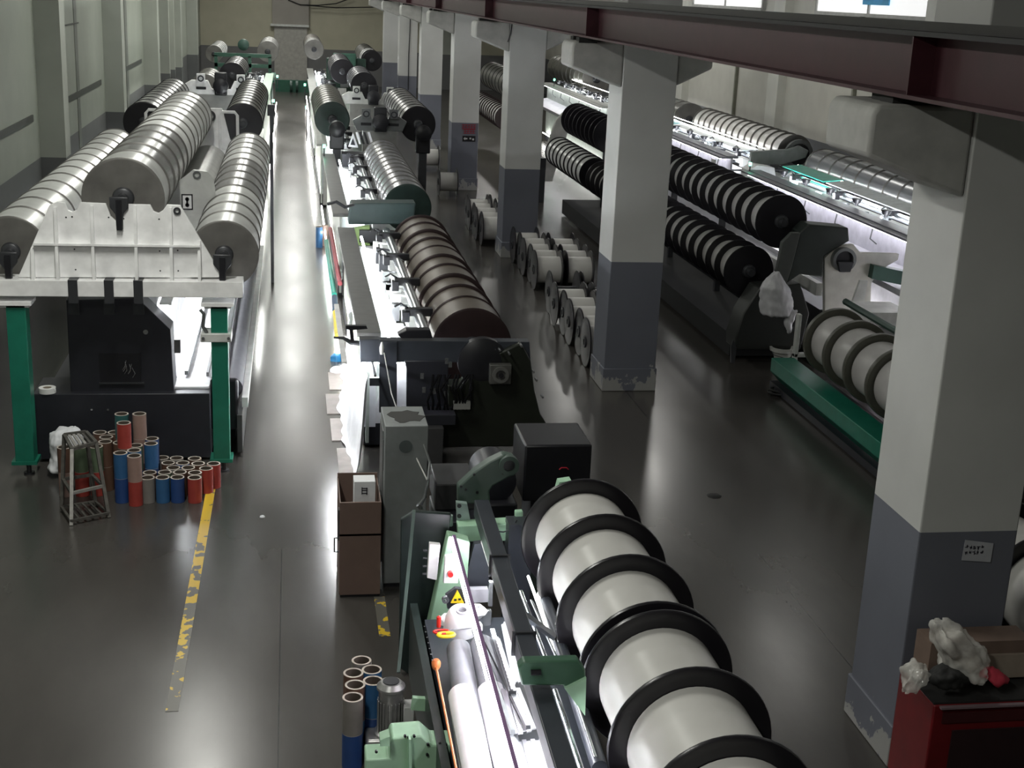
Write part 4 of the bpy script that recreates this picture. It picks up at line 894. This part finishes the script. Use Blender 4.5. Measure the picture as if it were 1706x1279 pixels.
# things along the aisle side of the middle machine
def rodthing(name, label, cat, a, b, r, m): tag(MB().cyl(a, b, r, 12).build(name, m), label, cat)
rodthing('guard_bar', 'teal guard bar along the aisle beside the middle machine', 'bar', (.7, 22.4, .45), (.68, 27.4, .45), .045, mat('teal_paint', (.03, .35, .27), .4))
rodthing('guard_bar', 'dusty red bar just inside the teal guard bar', 'bar', (.8, 22.6, .6), (.78, 28, .6), .04, mat('dusty_red', (.4, .07, .09), .5))
rodthing('guard_bar', 'short yellow bar ahead of the teal guard bar', 'bar', (.68, 20.1, .32), (.69, 21.5, .36), .045, mat('yellow_bar', (.6, .48, .03), .5))
rodthing('guard_bar', 'short dark blue bar between the teal and yellow bars', 'bar', (.69, 21.6, .38), (.7, 22.3, .43), .05, mat('navy_bar', (.02, .05, .1), .5))
for a, h, l, c in (((537, 412), .5, 'blue paper tube standing in the aisle by the teal bar', 'blue'), ((547, 409), .5, 'tan paper tube next to the blue one in the aisle', 'tan')):
    q = at(*a, z=0); tube_thing(q.x-.07, q.y, 0, c, l, 'tubes in the aisle', h=.45)
q = at(560, 600, z=0); lumpy('blue_bag', 'small blue plastic bag lying at the aisle edge near the white cloth', 'bag', [(588, 556, 566), (594, 551, 570), (602, 550, 572), (607, 553, 569)], q.y, .12, mat('blue_film', (.02, .16, .35), .35), 6)
lumpy('cloth_bundle', 'grey white cloth bundle lying below the blue bag', 'cloth', [(610, 552, 566), (618, 549, 570), (626, 551, 572), (632, 555, 570)], 19.2, .15, cloth, 8)
for k, (x0, x1, yy) in enumerate(((549, 577, 650), (545, 577, 690), (553, 584, 735), (565, 590, 790))):
    a = at(x0, yy, z=0); b = at(x1, yy, z=0)
    tag(MB().box(a.x, b.x, a.y, a.y+.9, 0, .012).build('cardboard_sheet', mat('dusty_card', (.2, .18, .17), .8)), 'grey brown cardboard sheet on the aisle floor, %s from the far end' % ('first', 'second', 'third', 'fourth')[k], 'cardboard', 'cardboard sheets under the white cloth')
# cross block at the end of second middle machine
t = thing('end_block', 'dark teal gearbox block between the brown and lilac grey rolls', 'machine end', (1.5, 23.6, 0))
MB().prism(XZ([(580, 372), (584, 337), (692, 337), (688, 372)], 23.7), 23.6, 24.05).build('housing', mat('teal_grey', (.05, .08, .08), .45), t, bevel=.02)
MB().prism(XZ([(588, 380), (616, 376), (616, 420), (600, 425)], 23.3), 23.28, 23.4).build('green_plate', mat('lime_paint', (.32, .48, .16), .4), t)
MB().box(1.15, 1.5, 23.2, 23.4, 1.2, 1.42).build('black_box', black, t, bevel=.01)
MB().tube([at(*v, y=23.4) for v in ((545, 340), (560, 336), (575, 345), (590, 340))], .03, 8).build('lever', dkgrey, t)
MB().box(1.0, 2.0, 23.5, 23.8, 0, 1.3).build('pedestal', dgreen, t)
# warning board with striped plates at the third middle machine
t = thing('sign_plates', 'tilted white warning triangle plate with black and white plates behind it', 'sign', (1.55, 33, 1.8))
MB().prism(XZ([(580, 244), (597, 246), (588, 221)], 33), 32.97, 33).build('triangle', cloth, t)
MB().prism(XZ([(584, 241), (592, 242), (588, 230)], 32.96), 32.95, 32.97).build('triangle_mark', ink, t)
for k, px in enumerate((598, 604, 611, 618)):
    MB().prism(XZ([(px, 240), (px+4, 240), (px-2, 220), (px-6, 220)], 33+k*.05), 33+k*.05, 33.03+k*.05).build('plate', cloth if k in (0, 3) else black, t)
MB().box(1.2, 1.9, 33.0, 33.6, 0, 1.55).build('stand', navy, t)
# gantry between the far two rolls, middle row
def gantry(label, x0, x1, y, z, m, motor=True, grp='cross gantries'):
    t = thing('gantry', label, 'gantry', ((x0+x1)/2, y, 0), grp)
    xm = (x0+x1)/2; w = x1-x0
    MB().prism([(x0, z-.35), (x0-.1, z-.1), (x0+.1, z+.02), (x0+w*.3, z+.02), (x0+w*.36, z-.2), (x0+w*.64, z-.2), (x0+w*.7, z+.02), (x1-.1, z+.02), (x1+.1, z-.1), (x1, z-.35)], y, y+.15).build('cross_plate', m, t, bevel=.01)
    MB().box(x0+.15, x1-.15, y, y+.3, z-1.2, z-.35).build('lower_plate', mat('gantry_grey', (.26, .26, .25), .45), t)
    for x in (x0+w*.2, x1-w*.2):
        MB().box(x-.11, x+.11, y-.06, y, z-.05, z+.2).build('bearing_block', m, t, bevel=.01)
        MB().ring((x, y-.09, z+.07), (0, 1, 0), .085, .05, .04, 20).build('bearing_ring', dkgrey, t)
        MB().box(x-.13, x+.13, y-.01, y, z-.22, z-.15).build('slot', black, t)
        MB().box(x-.1, x+.1, y+.05, y+.25, 0, z-1.2).build('leg', dkgrey, t)
    if motor:
        MB().lathe((xm, y-.35, z-.1), (0, 1, 0), [(0, .12), (.03, .2), (.3, .2)], 24).build('motor', black, t)
        MB().box(xm-.16, xm+.16, y-.25, y, z-.35, z+.25).build('motor_block', black, t, bevel=.03)
    return t
a = at(600, 165, y=43); b = at(690, 150, y=43)
gantry('grey white cross plate with two round bearings, far middle row', at(575, 160, y=43).x, at(668, 160, y=43).x, 43, at(620, 155, y=43).z, offwhite)
gantry('grey cross plate between the two dark rolls, far middle row', 1.6, 2.75, 34.2, 2.35, midgrey)
gantry('white cross plate with a black motor, far left row', -2.75, -1.0, 37.6, 2.85, white)
# motor housing on the near end of the two dark rolls
for x, z, l in ((1.1, 2.05, 'dark end motor in front of the aisle side roll, far middle row'), (3.25, 2.0, 'black end motor in front of the column side roll, far middle row'), ):
    t = thing('end_motor', l, 'motor', (x, 34, z-.3), 'end motors')
    MB().lathe((x, 33.75, z), (0, 1, 0), [(0, .12), (.03, .2), (.35, .2)], 24).build('motor', black, t)
    MB().box(x-.18, x+.18, 33.9, 34.2, z-.5, z).build('gearbox', black, t, bevel=.03)
    MB().box(x-.1, x+.1, 33.95, 34.15, 0, z-.5).build('pedestal', dkgrey, t)
# green frame at the far left
t = thing('gantry', 'green steel cross frame near the back wall, far left', 'gantry', (-2, 55, 0))
xa, xb = at(357, 92, y=55).x, at(452, 92, y=55).x; za, zb = at(400, 89, y=55).z, at(400, 106, y=55).z
gf = mat('far_green_paint', (.035, .1, .07), .4)
MB().box(xa, xb, 55, 55.2, za-.14, za).box(xa, xb, 55, 55.2, zb-.14, zb).build('rails', gf, t)
for x in (xa, (xa+xb)/2+.2, xb-.12): MB().box(x, x+.12, 55, 55.2, 0, za-.1).build('post', gf, t)
MB().lathe(((xa+xb)/2, 55.6, za+.3), (0, 1, 0), [(0, .1), (.05, .22), (.4, .22)], 20).build('handwheel', dgreen, t)
t = thing('drive_cabinet', 'dark green machine end near the back wall, right of the aisle', 'cabinet', (2, 54.5, 0))
MB().box(1.35, 2.9, 54.6, 54.9, 0, 2.7).build('panel', mat('far_dark_green', (.015, .04, .028), .4), t, bevel=.05)
MB().box(1.6, 2.5, 54.4, 54.6, 2.3, 2.9).build('top_block', gf, t, bevel=.05)
MB().box(1.9, 2.2, 54.35, 54.6, 1.6, 2.1).build('grey_box', midgrey, t)
t = thing('green_barrier', 'low green barrier closing the aisle at its far end', 'barrier', (.1, 66, 0))
a = at(460, 152, z=0); MB().box(-.85, .95, a.y-.2, a.y, 0, .6).build('panel', mat('barrier_green', (.015, .09, .055), .4), t)
for x in (-.1, .2): MB().lathe((x, a.y-.45, .35), (1, 0, 0), [(0, .3), (.12, .3)], 20).build('wheel', dgreen, t)

# ================================================================ SPOOLS STORED BETWEEN THE COLUMNS
def make_spool(yarn=True):
    t = thing('beam_spool', 'x', 'spool', (0, 0, .38))
    for x in (0, .5): MB().lathe((x-.012, 0, .38), (1, 0, 0), [(0, .06), (0, .3), (.006, .335), (0, .365), (.005, .38), (.019, .38), (.024, .365), (.018, .335), (.024, .3), (.024, .06)], 40).build('flange', flange, t)
    MB().cyl((.012, 0, .38), (.488, 0, .38), .255 if yarn else .1, 36).build('yarn' if yarn else 'core', yarn_w if yarn else dkgrey, t)
    MB().ring((-.03, 0, .38), (1, 0, 0), .09, .05, .02, 20).build('hub_ring', dkgrey, t)
    return t
sp0 = make_spool(); sp1 = make_spool(False)
spots = [(19.55, 'a'), (20.2, 'a'), (20.85, 'a'), (21.5, 'a'), (22.15, 'a'), (23.1, 'e'), (25.05, 'b'), (25.7, 'b'), (26.35, 'b'), (27.0, 'b'), (27.65, 'b'), (29.6, 'c'), (30.25, 'c'), (30.9, 'c'), (31.55, 'c'), (32.2, 'c')]
gn = {'a': 'spools behind the second column', 'b': 'spools before the third column', 'c': 'spools behind the third column', 'e': 'empty spools'}
ordn = {'a': ['black flanged white spool marked 7, nearest behind the second column', 'second spool in the row behind the second column', 'third spool in the row behind the second column', 'fourth spool in the row behind the second column', 'fifth and last spool in the row behind the second column'],
        'b': ['nearest spool on the left of the paired group before the third column', 'second spool on the left of the paired group', 'third spool on the left of the paired group', 'fourth spool on the left of the paired group', 'farthest left spool of the paired group, against the third column'],
        'c': ['nearest spool behind the third column', 'second spool behind the third column', 'third spool behind the third column', 'fourth spool behind the third column', 'last spool behind the third column'], 'e': ['empty black spool standing between the two spool groups']}
cnt = {}; used = False; used1 = False
for i, (y, g) in enumerate(spots):
    k = cnt.get(g, 0); cnt[g] = k+1
    x = {'a': 4.45, 'e': 4.5, 'b': 4.6, 'c': 4.15}[g]+(.035 if i % 2 else 0)
    if g == 'e':
        sp1.location = (x, y, .38); sp1['label'] = ordn[g][0]; sp1['group'] = gn[g]
        continue
    if not used: sp0.location = (x, y, .38); sp0['label'] = ordn[g][k]; sp0['group'] = gn[g]; used = True; first = (x, y)
    else: dup(sp0, (x, y, .38), 0, ordn[g][k], gn[g])
for k, y in enumerate((21.5, 22.15)): dup(sp0, (5.06+(.035 if k else 0), y, .38), 0, ('spool beside the fourth one, right behind the second column', 'spool beside the fifth one, right behind the second column')[k], gn['a'])
for k, y in enumerate((25.05, 25.7, 26.35, 27.0)): dup(sp0, (5.2+(.035 if k % 2 else 0), y, .38), 0, ('nearest spool on the right of the paired group', 'second spool on the right of the paired group', 'third spool on the right of the paired group', 'farthest right spool of the paired group')[k], gn['b'])
for k, y in enumerate((30.9, 31.55, 32.2)): dup(sp0, (4.75+(.035 if k % 2 else 0), y, .38), 0, ('nearest spool of the right column behind the third column', 'middle spool of the right column behind the third column', 'last spool of the right column behind the third column')[k], gn['c'])
e2 = dup(sp1, (5.1, 23.05, .38), 0, 'empty black spool behind the second column, right one', 'empty spools')
for i, (x, y) in enumerate(((4.0, 37.0), (4.05, 42.5))):
    dup(sp0, (x, y, .38), 0, ('lone spool standing before the fourth column', 'lone spool standing behind the fourth column')[i], 'lone spools')

text('7', .17, (first[0]-.02, first[1]-.02, .62), (math.pi/2, 0, -math.pi/2), mat('sign_white', (.5, .5, .5), .6), sp0, 'number')
# ================================================================ RIGHT SIDE MACHINES (beyond the columns)
t = thing('knitting_machine', 'machine beyond the second column with two striped rolls and white end plate', 'knitting machine', (8, 24, 0), 'knitting machines')
Y = 19.5
MB().prism(XZ([(1372, 520), (1372, 430), (1392, 408), (1420, 406), (1432, 420), (1496, 422), (1494, 432), (1462, 450), (1450, 470), (1448, 512), (1372, 530)], Y), Y-.05, Y+.05).build('end_plate', mat('warm_white', (.55, .54, .5), .4), t, bevel=.01)
q = at(1405, 432, y=Y-.1)
MB().ring((q.x, Y-.16, q.z), (0, 1, 0), .19, .14, .11, 30).build('bearing_ring', midgrey, t)
MB().cyl((q.x, Y-.1, q.z), (q.x, Y-.04, q.z), .14, 24).build('bearing_bore', black, t)
MB().prism([(q.x-.12, q.z-.02), (q.x+.14, q.z-.02), (q.x+.1, q.z-.18), (q.x-.08, q.z-.18)], Y-.2, Y-.14).build('bearing_cap', dkgrey, t, bevel=.01)
MB().prism(XZ([(1308, 470), (1330, 385), (1345, 372), (1410, 378), (1412, 400), (1370, 425), (1368, 460), (1330, 455)], Y), Y-.08, Y+.3).build('gear_case', mat('case_green', (.022, .029, .025), .45), t, bevel=.02)
MB().prism(XZ([(1283, 470), (1296, 400), (1312, 384), (1326, 384), (1312, 440), (1300, 478)], Y), Y-.2, Y-.1).build('roll_bracket', mat('arm_dark', (.06, .065, .06), .4), t, bevel=.01)
MB().prism(XZ([(1222, 560), (1235, 520), (1262, 478), (1330, 470), (1345, 520), (1330, 580), (1222, 580)], Y), Y-.1, Y+.4).build('lower_case', mat('case_black', (.015, .017, .015), .5), t, bevel=.02)
MB().prism(XZ([(1213, 573), (1217, 562), (1222, 575), (1219, 602), (1213, 600)], Y), Y-.15, Y-.1).build('foot', dkgrey, t)
MB().box(6.9, 7.9, 19.95, 34, .05, .4).build('bed', mat('matt_black_bed', (.008, .009, .01), .85), t)
MB().prism(XZ([(1452, 440), (1510, 452), (1510, 475), (1448, 462)], Y-.1), Y-.2, Y+.1).build('green_beam_end', mat('deep_green', (.02, .07, .05), .4), t)
MB().prism(XZ([(1418, 502), (1431, 466), (1444, 466), (1438, 500)], 19.0), 18.95, 19.0).build('white_flap', offwhite, t)
MB().box(8.2, 9.3, 19.6, 34.5, .05, .9).build('rear_frame', dkgrey, t)
MB().box(8.15, 8.25, 19.7, 34.5, 1.1, 1.3).build('lit_rail', offwhite, t)
for k in range(5):
    y = 20+k*3.2; MB().cyl((7.7, y, 1.75), (8.3, y, 1.75), .035, 8).build('cross_stay', dkgrey, t)
    MB().box(7.62, 7.72, y-.05, y+.05, .4, 2.0).build('upright', dkgrey, t)
t = thing('knitting_machine', 'green machine with striped roll, right of the bucket', 'knitting machine', (7.6, 15, 0), 'knitting machines')
MB().prism([(6.95, .5), (7.3, .5), (7.3, .28), (7.12, .12), (6.95, .3)], 11, 18.2).build('green_trough', green, t, bevel=.01)
MB().box(7.0, 7.9, 11, 18.3, .02, .12).build('bed', navy, t)
MB().box(7.3, 7.36, 18.2, 18.3, .0, 1.15).box(7.3, 7.8, 18.2, 18.3, .5, .56).build('end_post', offwhite, t, bevel=.01)
MB().box(7.9, 9.2, 11, 18.2, .3, 1.2).build('rear_frame', mat('frame_grey', (.1, .1, .1), .5), t)
MB().box(8.0, 8.6, 17.3, 18.0, 1.2, 1.4).build('white_box', white, t)
MB().tube([(8.0, 11, 1.35), (8.0, 18.2, 1.35)], .05).build('rail', dgreen, t)
# hanging plastic bag, bucket, coil
lumpy('plastic_bag', 'grey white plastic bag hanging from the bracket between the striped rolls', 'bag', [(452, 1292, 1300), (462, 1280, 1303), (475, 1268, 1312), (490, 1266, 1318), (505, 1267, 1322), (520, 1266, 1322), (526, 1272, 1315)], 19.0, .2, mat('bag_white', (.5, .5, .52), .35, bump=.3), 12)
lumpy('plastic_bag', 'thin tail of plastic bag dangling below the bigger bag', 'bag', [(515, 1318, 1330), (522, 1310, 1325), (535, 1306, 1321), (548, 1308, 1320), (556, 1311, 1316)], 18.9, .06, mat('bag_white', (.5, .5, .52), .35, bump=.3), 13)
q = at(1300, 606, z=0)+Vector((-.1, -.3, 0))
t = thing('bucket', 'grey white bucket with a wide rim standing by the green trough', 'bucket', (q.x, q.y, 0))
MB().lathe((q.x, q.y, 0), (0, 0, 1), [(0, .1), (.3, .14), (.3, .2), (.36, .21), (.36, .17), (.05, .09)], 28).build('body', mat('bucket_plastic', (.42, .42, .4), .5), t)
MB().tube([(q.x-.2, q.y, .33), (q.x-.18, q.y-.12, .26), (q.x, q.y-.2, .22), (q.x+.18, q.y-.12, .26), (q.x+.2, q.y, .33)], .006, 6).build('handle', dkgrey, t)
q = at(1303, 657, z=0); cl = []
for k in range(60): a = k*.42; r = .14+.04*math.sin(k*.3); cl.append((q.x+r*1.2*math.cos(a), q.y+r*math.sin(a), .02+k*.0009))
tag(MB().tube(cl, .014, 8).build('hose_coil', rubber), 'coil of black hose lying on the floor by the green trough', 'hose')
# cyan trays on the right wall machines, small black clips
cy = mat('cyan_tray', (.05, .5, .6), .25); cyw = mat('white_tray', (.75, .82, .84), .25)
for k, (y0, y1, m_, l) in enumerate(((37, 39.5, cy, 'cyan glossy tray under the striped roll at the right wall'), (34, 37, cyw, 'white tray next to the cyan one under the striped roll'), (30.8, 34, cyw, 'longest white tray, nearest under the striped roll'), (25.6, 28, mat('mint_tray', (.05, .55, .42), .25), 'mint green tray under the grey roll near the right wall'), (21.5, 25.5, cyw, 'white tray under the grey roll near the right wall'))):
    tag(MB().prism([(10.9, 2.02), (11.15, 1.8), (11.15, 1.78), (10.7, 1.78), (10.38, 2.1), (10.38, 2.14), (10.7, 2.1)][:0] or [(10.5, 2.1), (10.92, 2.14), (10.92, 2.16), (10.5, 2.12)], y0+.02, y1-.02).build('tray', m_), l, 'tray', 'trays at the right wall')
t = thing('gear_unit', 'grey gear unit with black hub at the near end of the right wall striped roll', 'gear unit', (11.3, 30.2, 0))
MB().prism(XZ([(1248, 272), (1250, 252), (1312, 248), (1330, 242), (1345, 250), (1340, 262), (1300, 274)], 29.85), 29.75, 29.9).build('casting', mat('casting_grey', (.2, .22, .21), .4), t, bevel=.02)
MB().ring((11.6, 29.9, 2.16), (0, 1, 0), .34, .25, .1, 30).build('ring', midgrey, t)
MB().cyl((11.6, 29.92, 2.16), (11.6, 29.98, 2.16), .25, 24).build('hub', black, t)
MB().box(11.2, 12, 29.65, 29.85, 0, 1.75).build('pedestal', dkgrey, t)
t = thing('cabinet', 'light grey machine cabinet between the two right wall machines', 'cabinet', (10.4, 29.3, 0))
MB().box(10.0, 11.1, 28.9, 29.9, 0, 1.75).build('body', mat('light_cabinet', (.45, .47, .46), .4), t, bevel=.01)
MB().box(10.5, 10.52, 28.89, 28.9, .1, 1.7).build('door_seam', black, t)
tag(MB().prism([(10.1, 1.75), (10.75, 1.75), (10.7, 1.95), (10.3, 2.0), (10.1, 1.88)], 29.0, 29.5).build('white_parts_box', white), 'white parts box on top of the light grey cabinet at the right wall', 'box')
t = thing('bearing_plate', 'white bracket plate seen between the third and second columns', 'bracket', (6.9, 35.8, 0))
MB().prism(XZ([(906, 302), (912, 240), (926, 200), (938, 187), (972, 188), (974, 196), (950, 204), (944, 225), (936, 262), (926, 280), (920, 302)], 36.1), 36.05, 36.2).build('plate', mat('bracket_grey', (.42, .42, .4), .45), t, bevel=.02)
MB().box(6.6, 6.8, 36.05, 36.25, 0, 1.2).build('foot', dkgrey, t)

# ================================================================ RED MACHINE AND PLASTIC, bottom right
t = thing('red_cart', 'red sheet metal cart at the bottom right before the nearest column', 'cart', (4.9, 8.0, 0))
red = mat('red_sheet', (.15, .008, .011), .4)
MB().box(4.4, 5.6, 7.75, 8.3, .03, .86).build('body', red, t, bevel=.012)
MB().box(4.47, 5.6, 7.74, 7.75, .72, .8).build('handle_rail', mat('dark_red', (.06, .01, .012), .5), t)
MB().box(4.44, 5.6, 7.72, 7.76, .84, .855).build('edge_strip', mat('strip_steel', (.3, .22, .24), .4, .3), t)
MB().box(4.56, 5.6, 7.735, 7.752, .04, .66).build('dark_recess', mat('red_black', (.025, .01, .012), .6), t)
MB().box(4.4, 5.6, 7.76, 8.3, .86, .875).build('top_mat', rubber, t)
lumpy('plastic_bag', 'crumpled clear plastic bag on top of the red cart', 'bag', [(1040, 1556, 1582), (1050, 1554, 1605), (1065, 1556, 1622), (1080, 1562, 1632), (1095, 1570, 1640), (1110, 1560, 1645), (1122, 1580, 1640), (1130, 1600, 1630)], 7.95, .17, film, 15, amp=.06)
lumpy('plastic_bag', 'smaller clear plastic bag hanging off the left edge of the red cart', 'bag', [(1105, 1515, 1545), (1115, 1505, 1550), (1128, 1500, 1545), (1142, 1500, 1528), (1155, 1502, 1512)], 7.9, .1, film, 16, amp=.06)
lumpy('black_cloth', 'black cloth lying under the plastic bag on the red cart', 'cloth', [(1112, 1560, 1600), (1120, 1546, 1615), (1132, 1544, 1615), (1142, 1552, 1600)], 7.86, .1, rubber, 17)
lumpy('red_cloth', 'crumpled red cloth on the right of the red cart', 'cloth', [(1116, 1645, 1665), (1124, 1636, 1678), (1134, 1634, 1682)], 7.86, .1, mat('red_cloth', (.35, .02, .04), .8), 18)
t = thing('carton', 'brown cardboard carton behind the plastic bag on the red cart', 'box', (4.8, 8.15, .87))
a = at(1537, 1050, y=8.2); b = at(1690, 1120, y=8.2)
MB().box(a.x, b.x, 8.05, 8.28, .88, 1.18).build('box', mat('carton_brown', (.16, .11, .085), .8), t)
MB().box(a.x+.2, b.x+.02, 8.02, 8.05, .9, 1.08).build('flap', mat('carton_flap', (.3, .25, .2), .8), t)
warp_beam('white roll with black flange cut by the right edge of the photo', 6.05, 7.0, .98, .5, 4, .745, [yarn_w], flange, ratio=.77, th=.045)
t = thing('knitting_machine', 'machine part glimpsed at the right edge behind the nearest column', 'knitting machine', (6.6, 10, 0), 'knitting machines')
MB().box(6.0, 6.35, 10.6, 10.8, 1.25, 1.7).build('white_block', white, t); MB().box(5.95, 6.6, 10.6, 11.1, 0, 1.25).build('dark_case', black, t)

# ================================================================ CABLES
def cable(label, pts, r=.012, m=black):
    tag(MB().tube(pts, r, 6).build('cable', m), label, 'cable')
P = [at(*v, y=77.3) for v in ((512, 9), (560, 13), (620, 12), (660, 10))]; cable('black cable sagging along the top of the back wall', P, .03)
P = [at(*v, y=77.62) for v in ((480, 0), (500, 8), (530, 9), (560, 6), (585, -3))]; cable('shorter drooping cable loop above the back doorway', P, .03)
P = [at(*v, y=57.82) for v in ((684, 10), (683, 50), (681, 90), (680, 150))]; cable('thin black cable hanging straight down before the farthest columns', P, .02)
P = [at(*v, y=28.13) for v in ((853, 40), (851, 55), (846, 70))]; cable('short black cable hanging off the third corbel', P, .012)
# stands under the roll cut by the right edge
for y, l in ((6.72, 'near steel stand holding the white roll at the right edge'), (10.2, 'far steel stand holding the white roll at the right edge')):
    t = thing('roll_stand', l, 'stand', (6.05, y, 0), 'roll stands')
    MB().prism([(5.7, 0), (6.4, 0), (6.17, 1.08), (5.93, 1.08)], y, y+.06).build('side_plate', slate, t, bevel=.01)
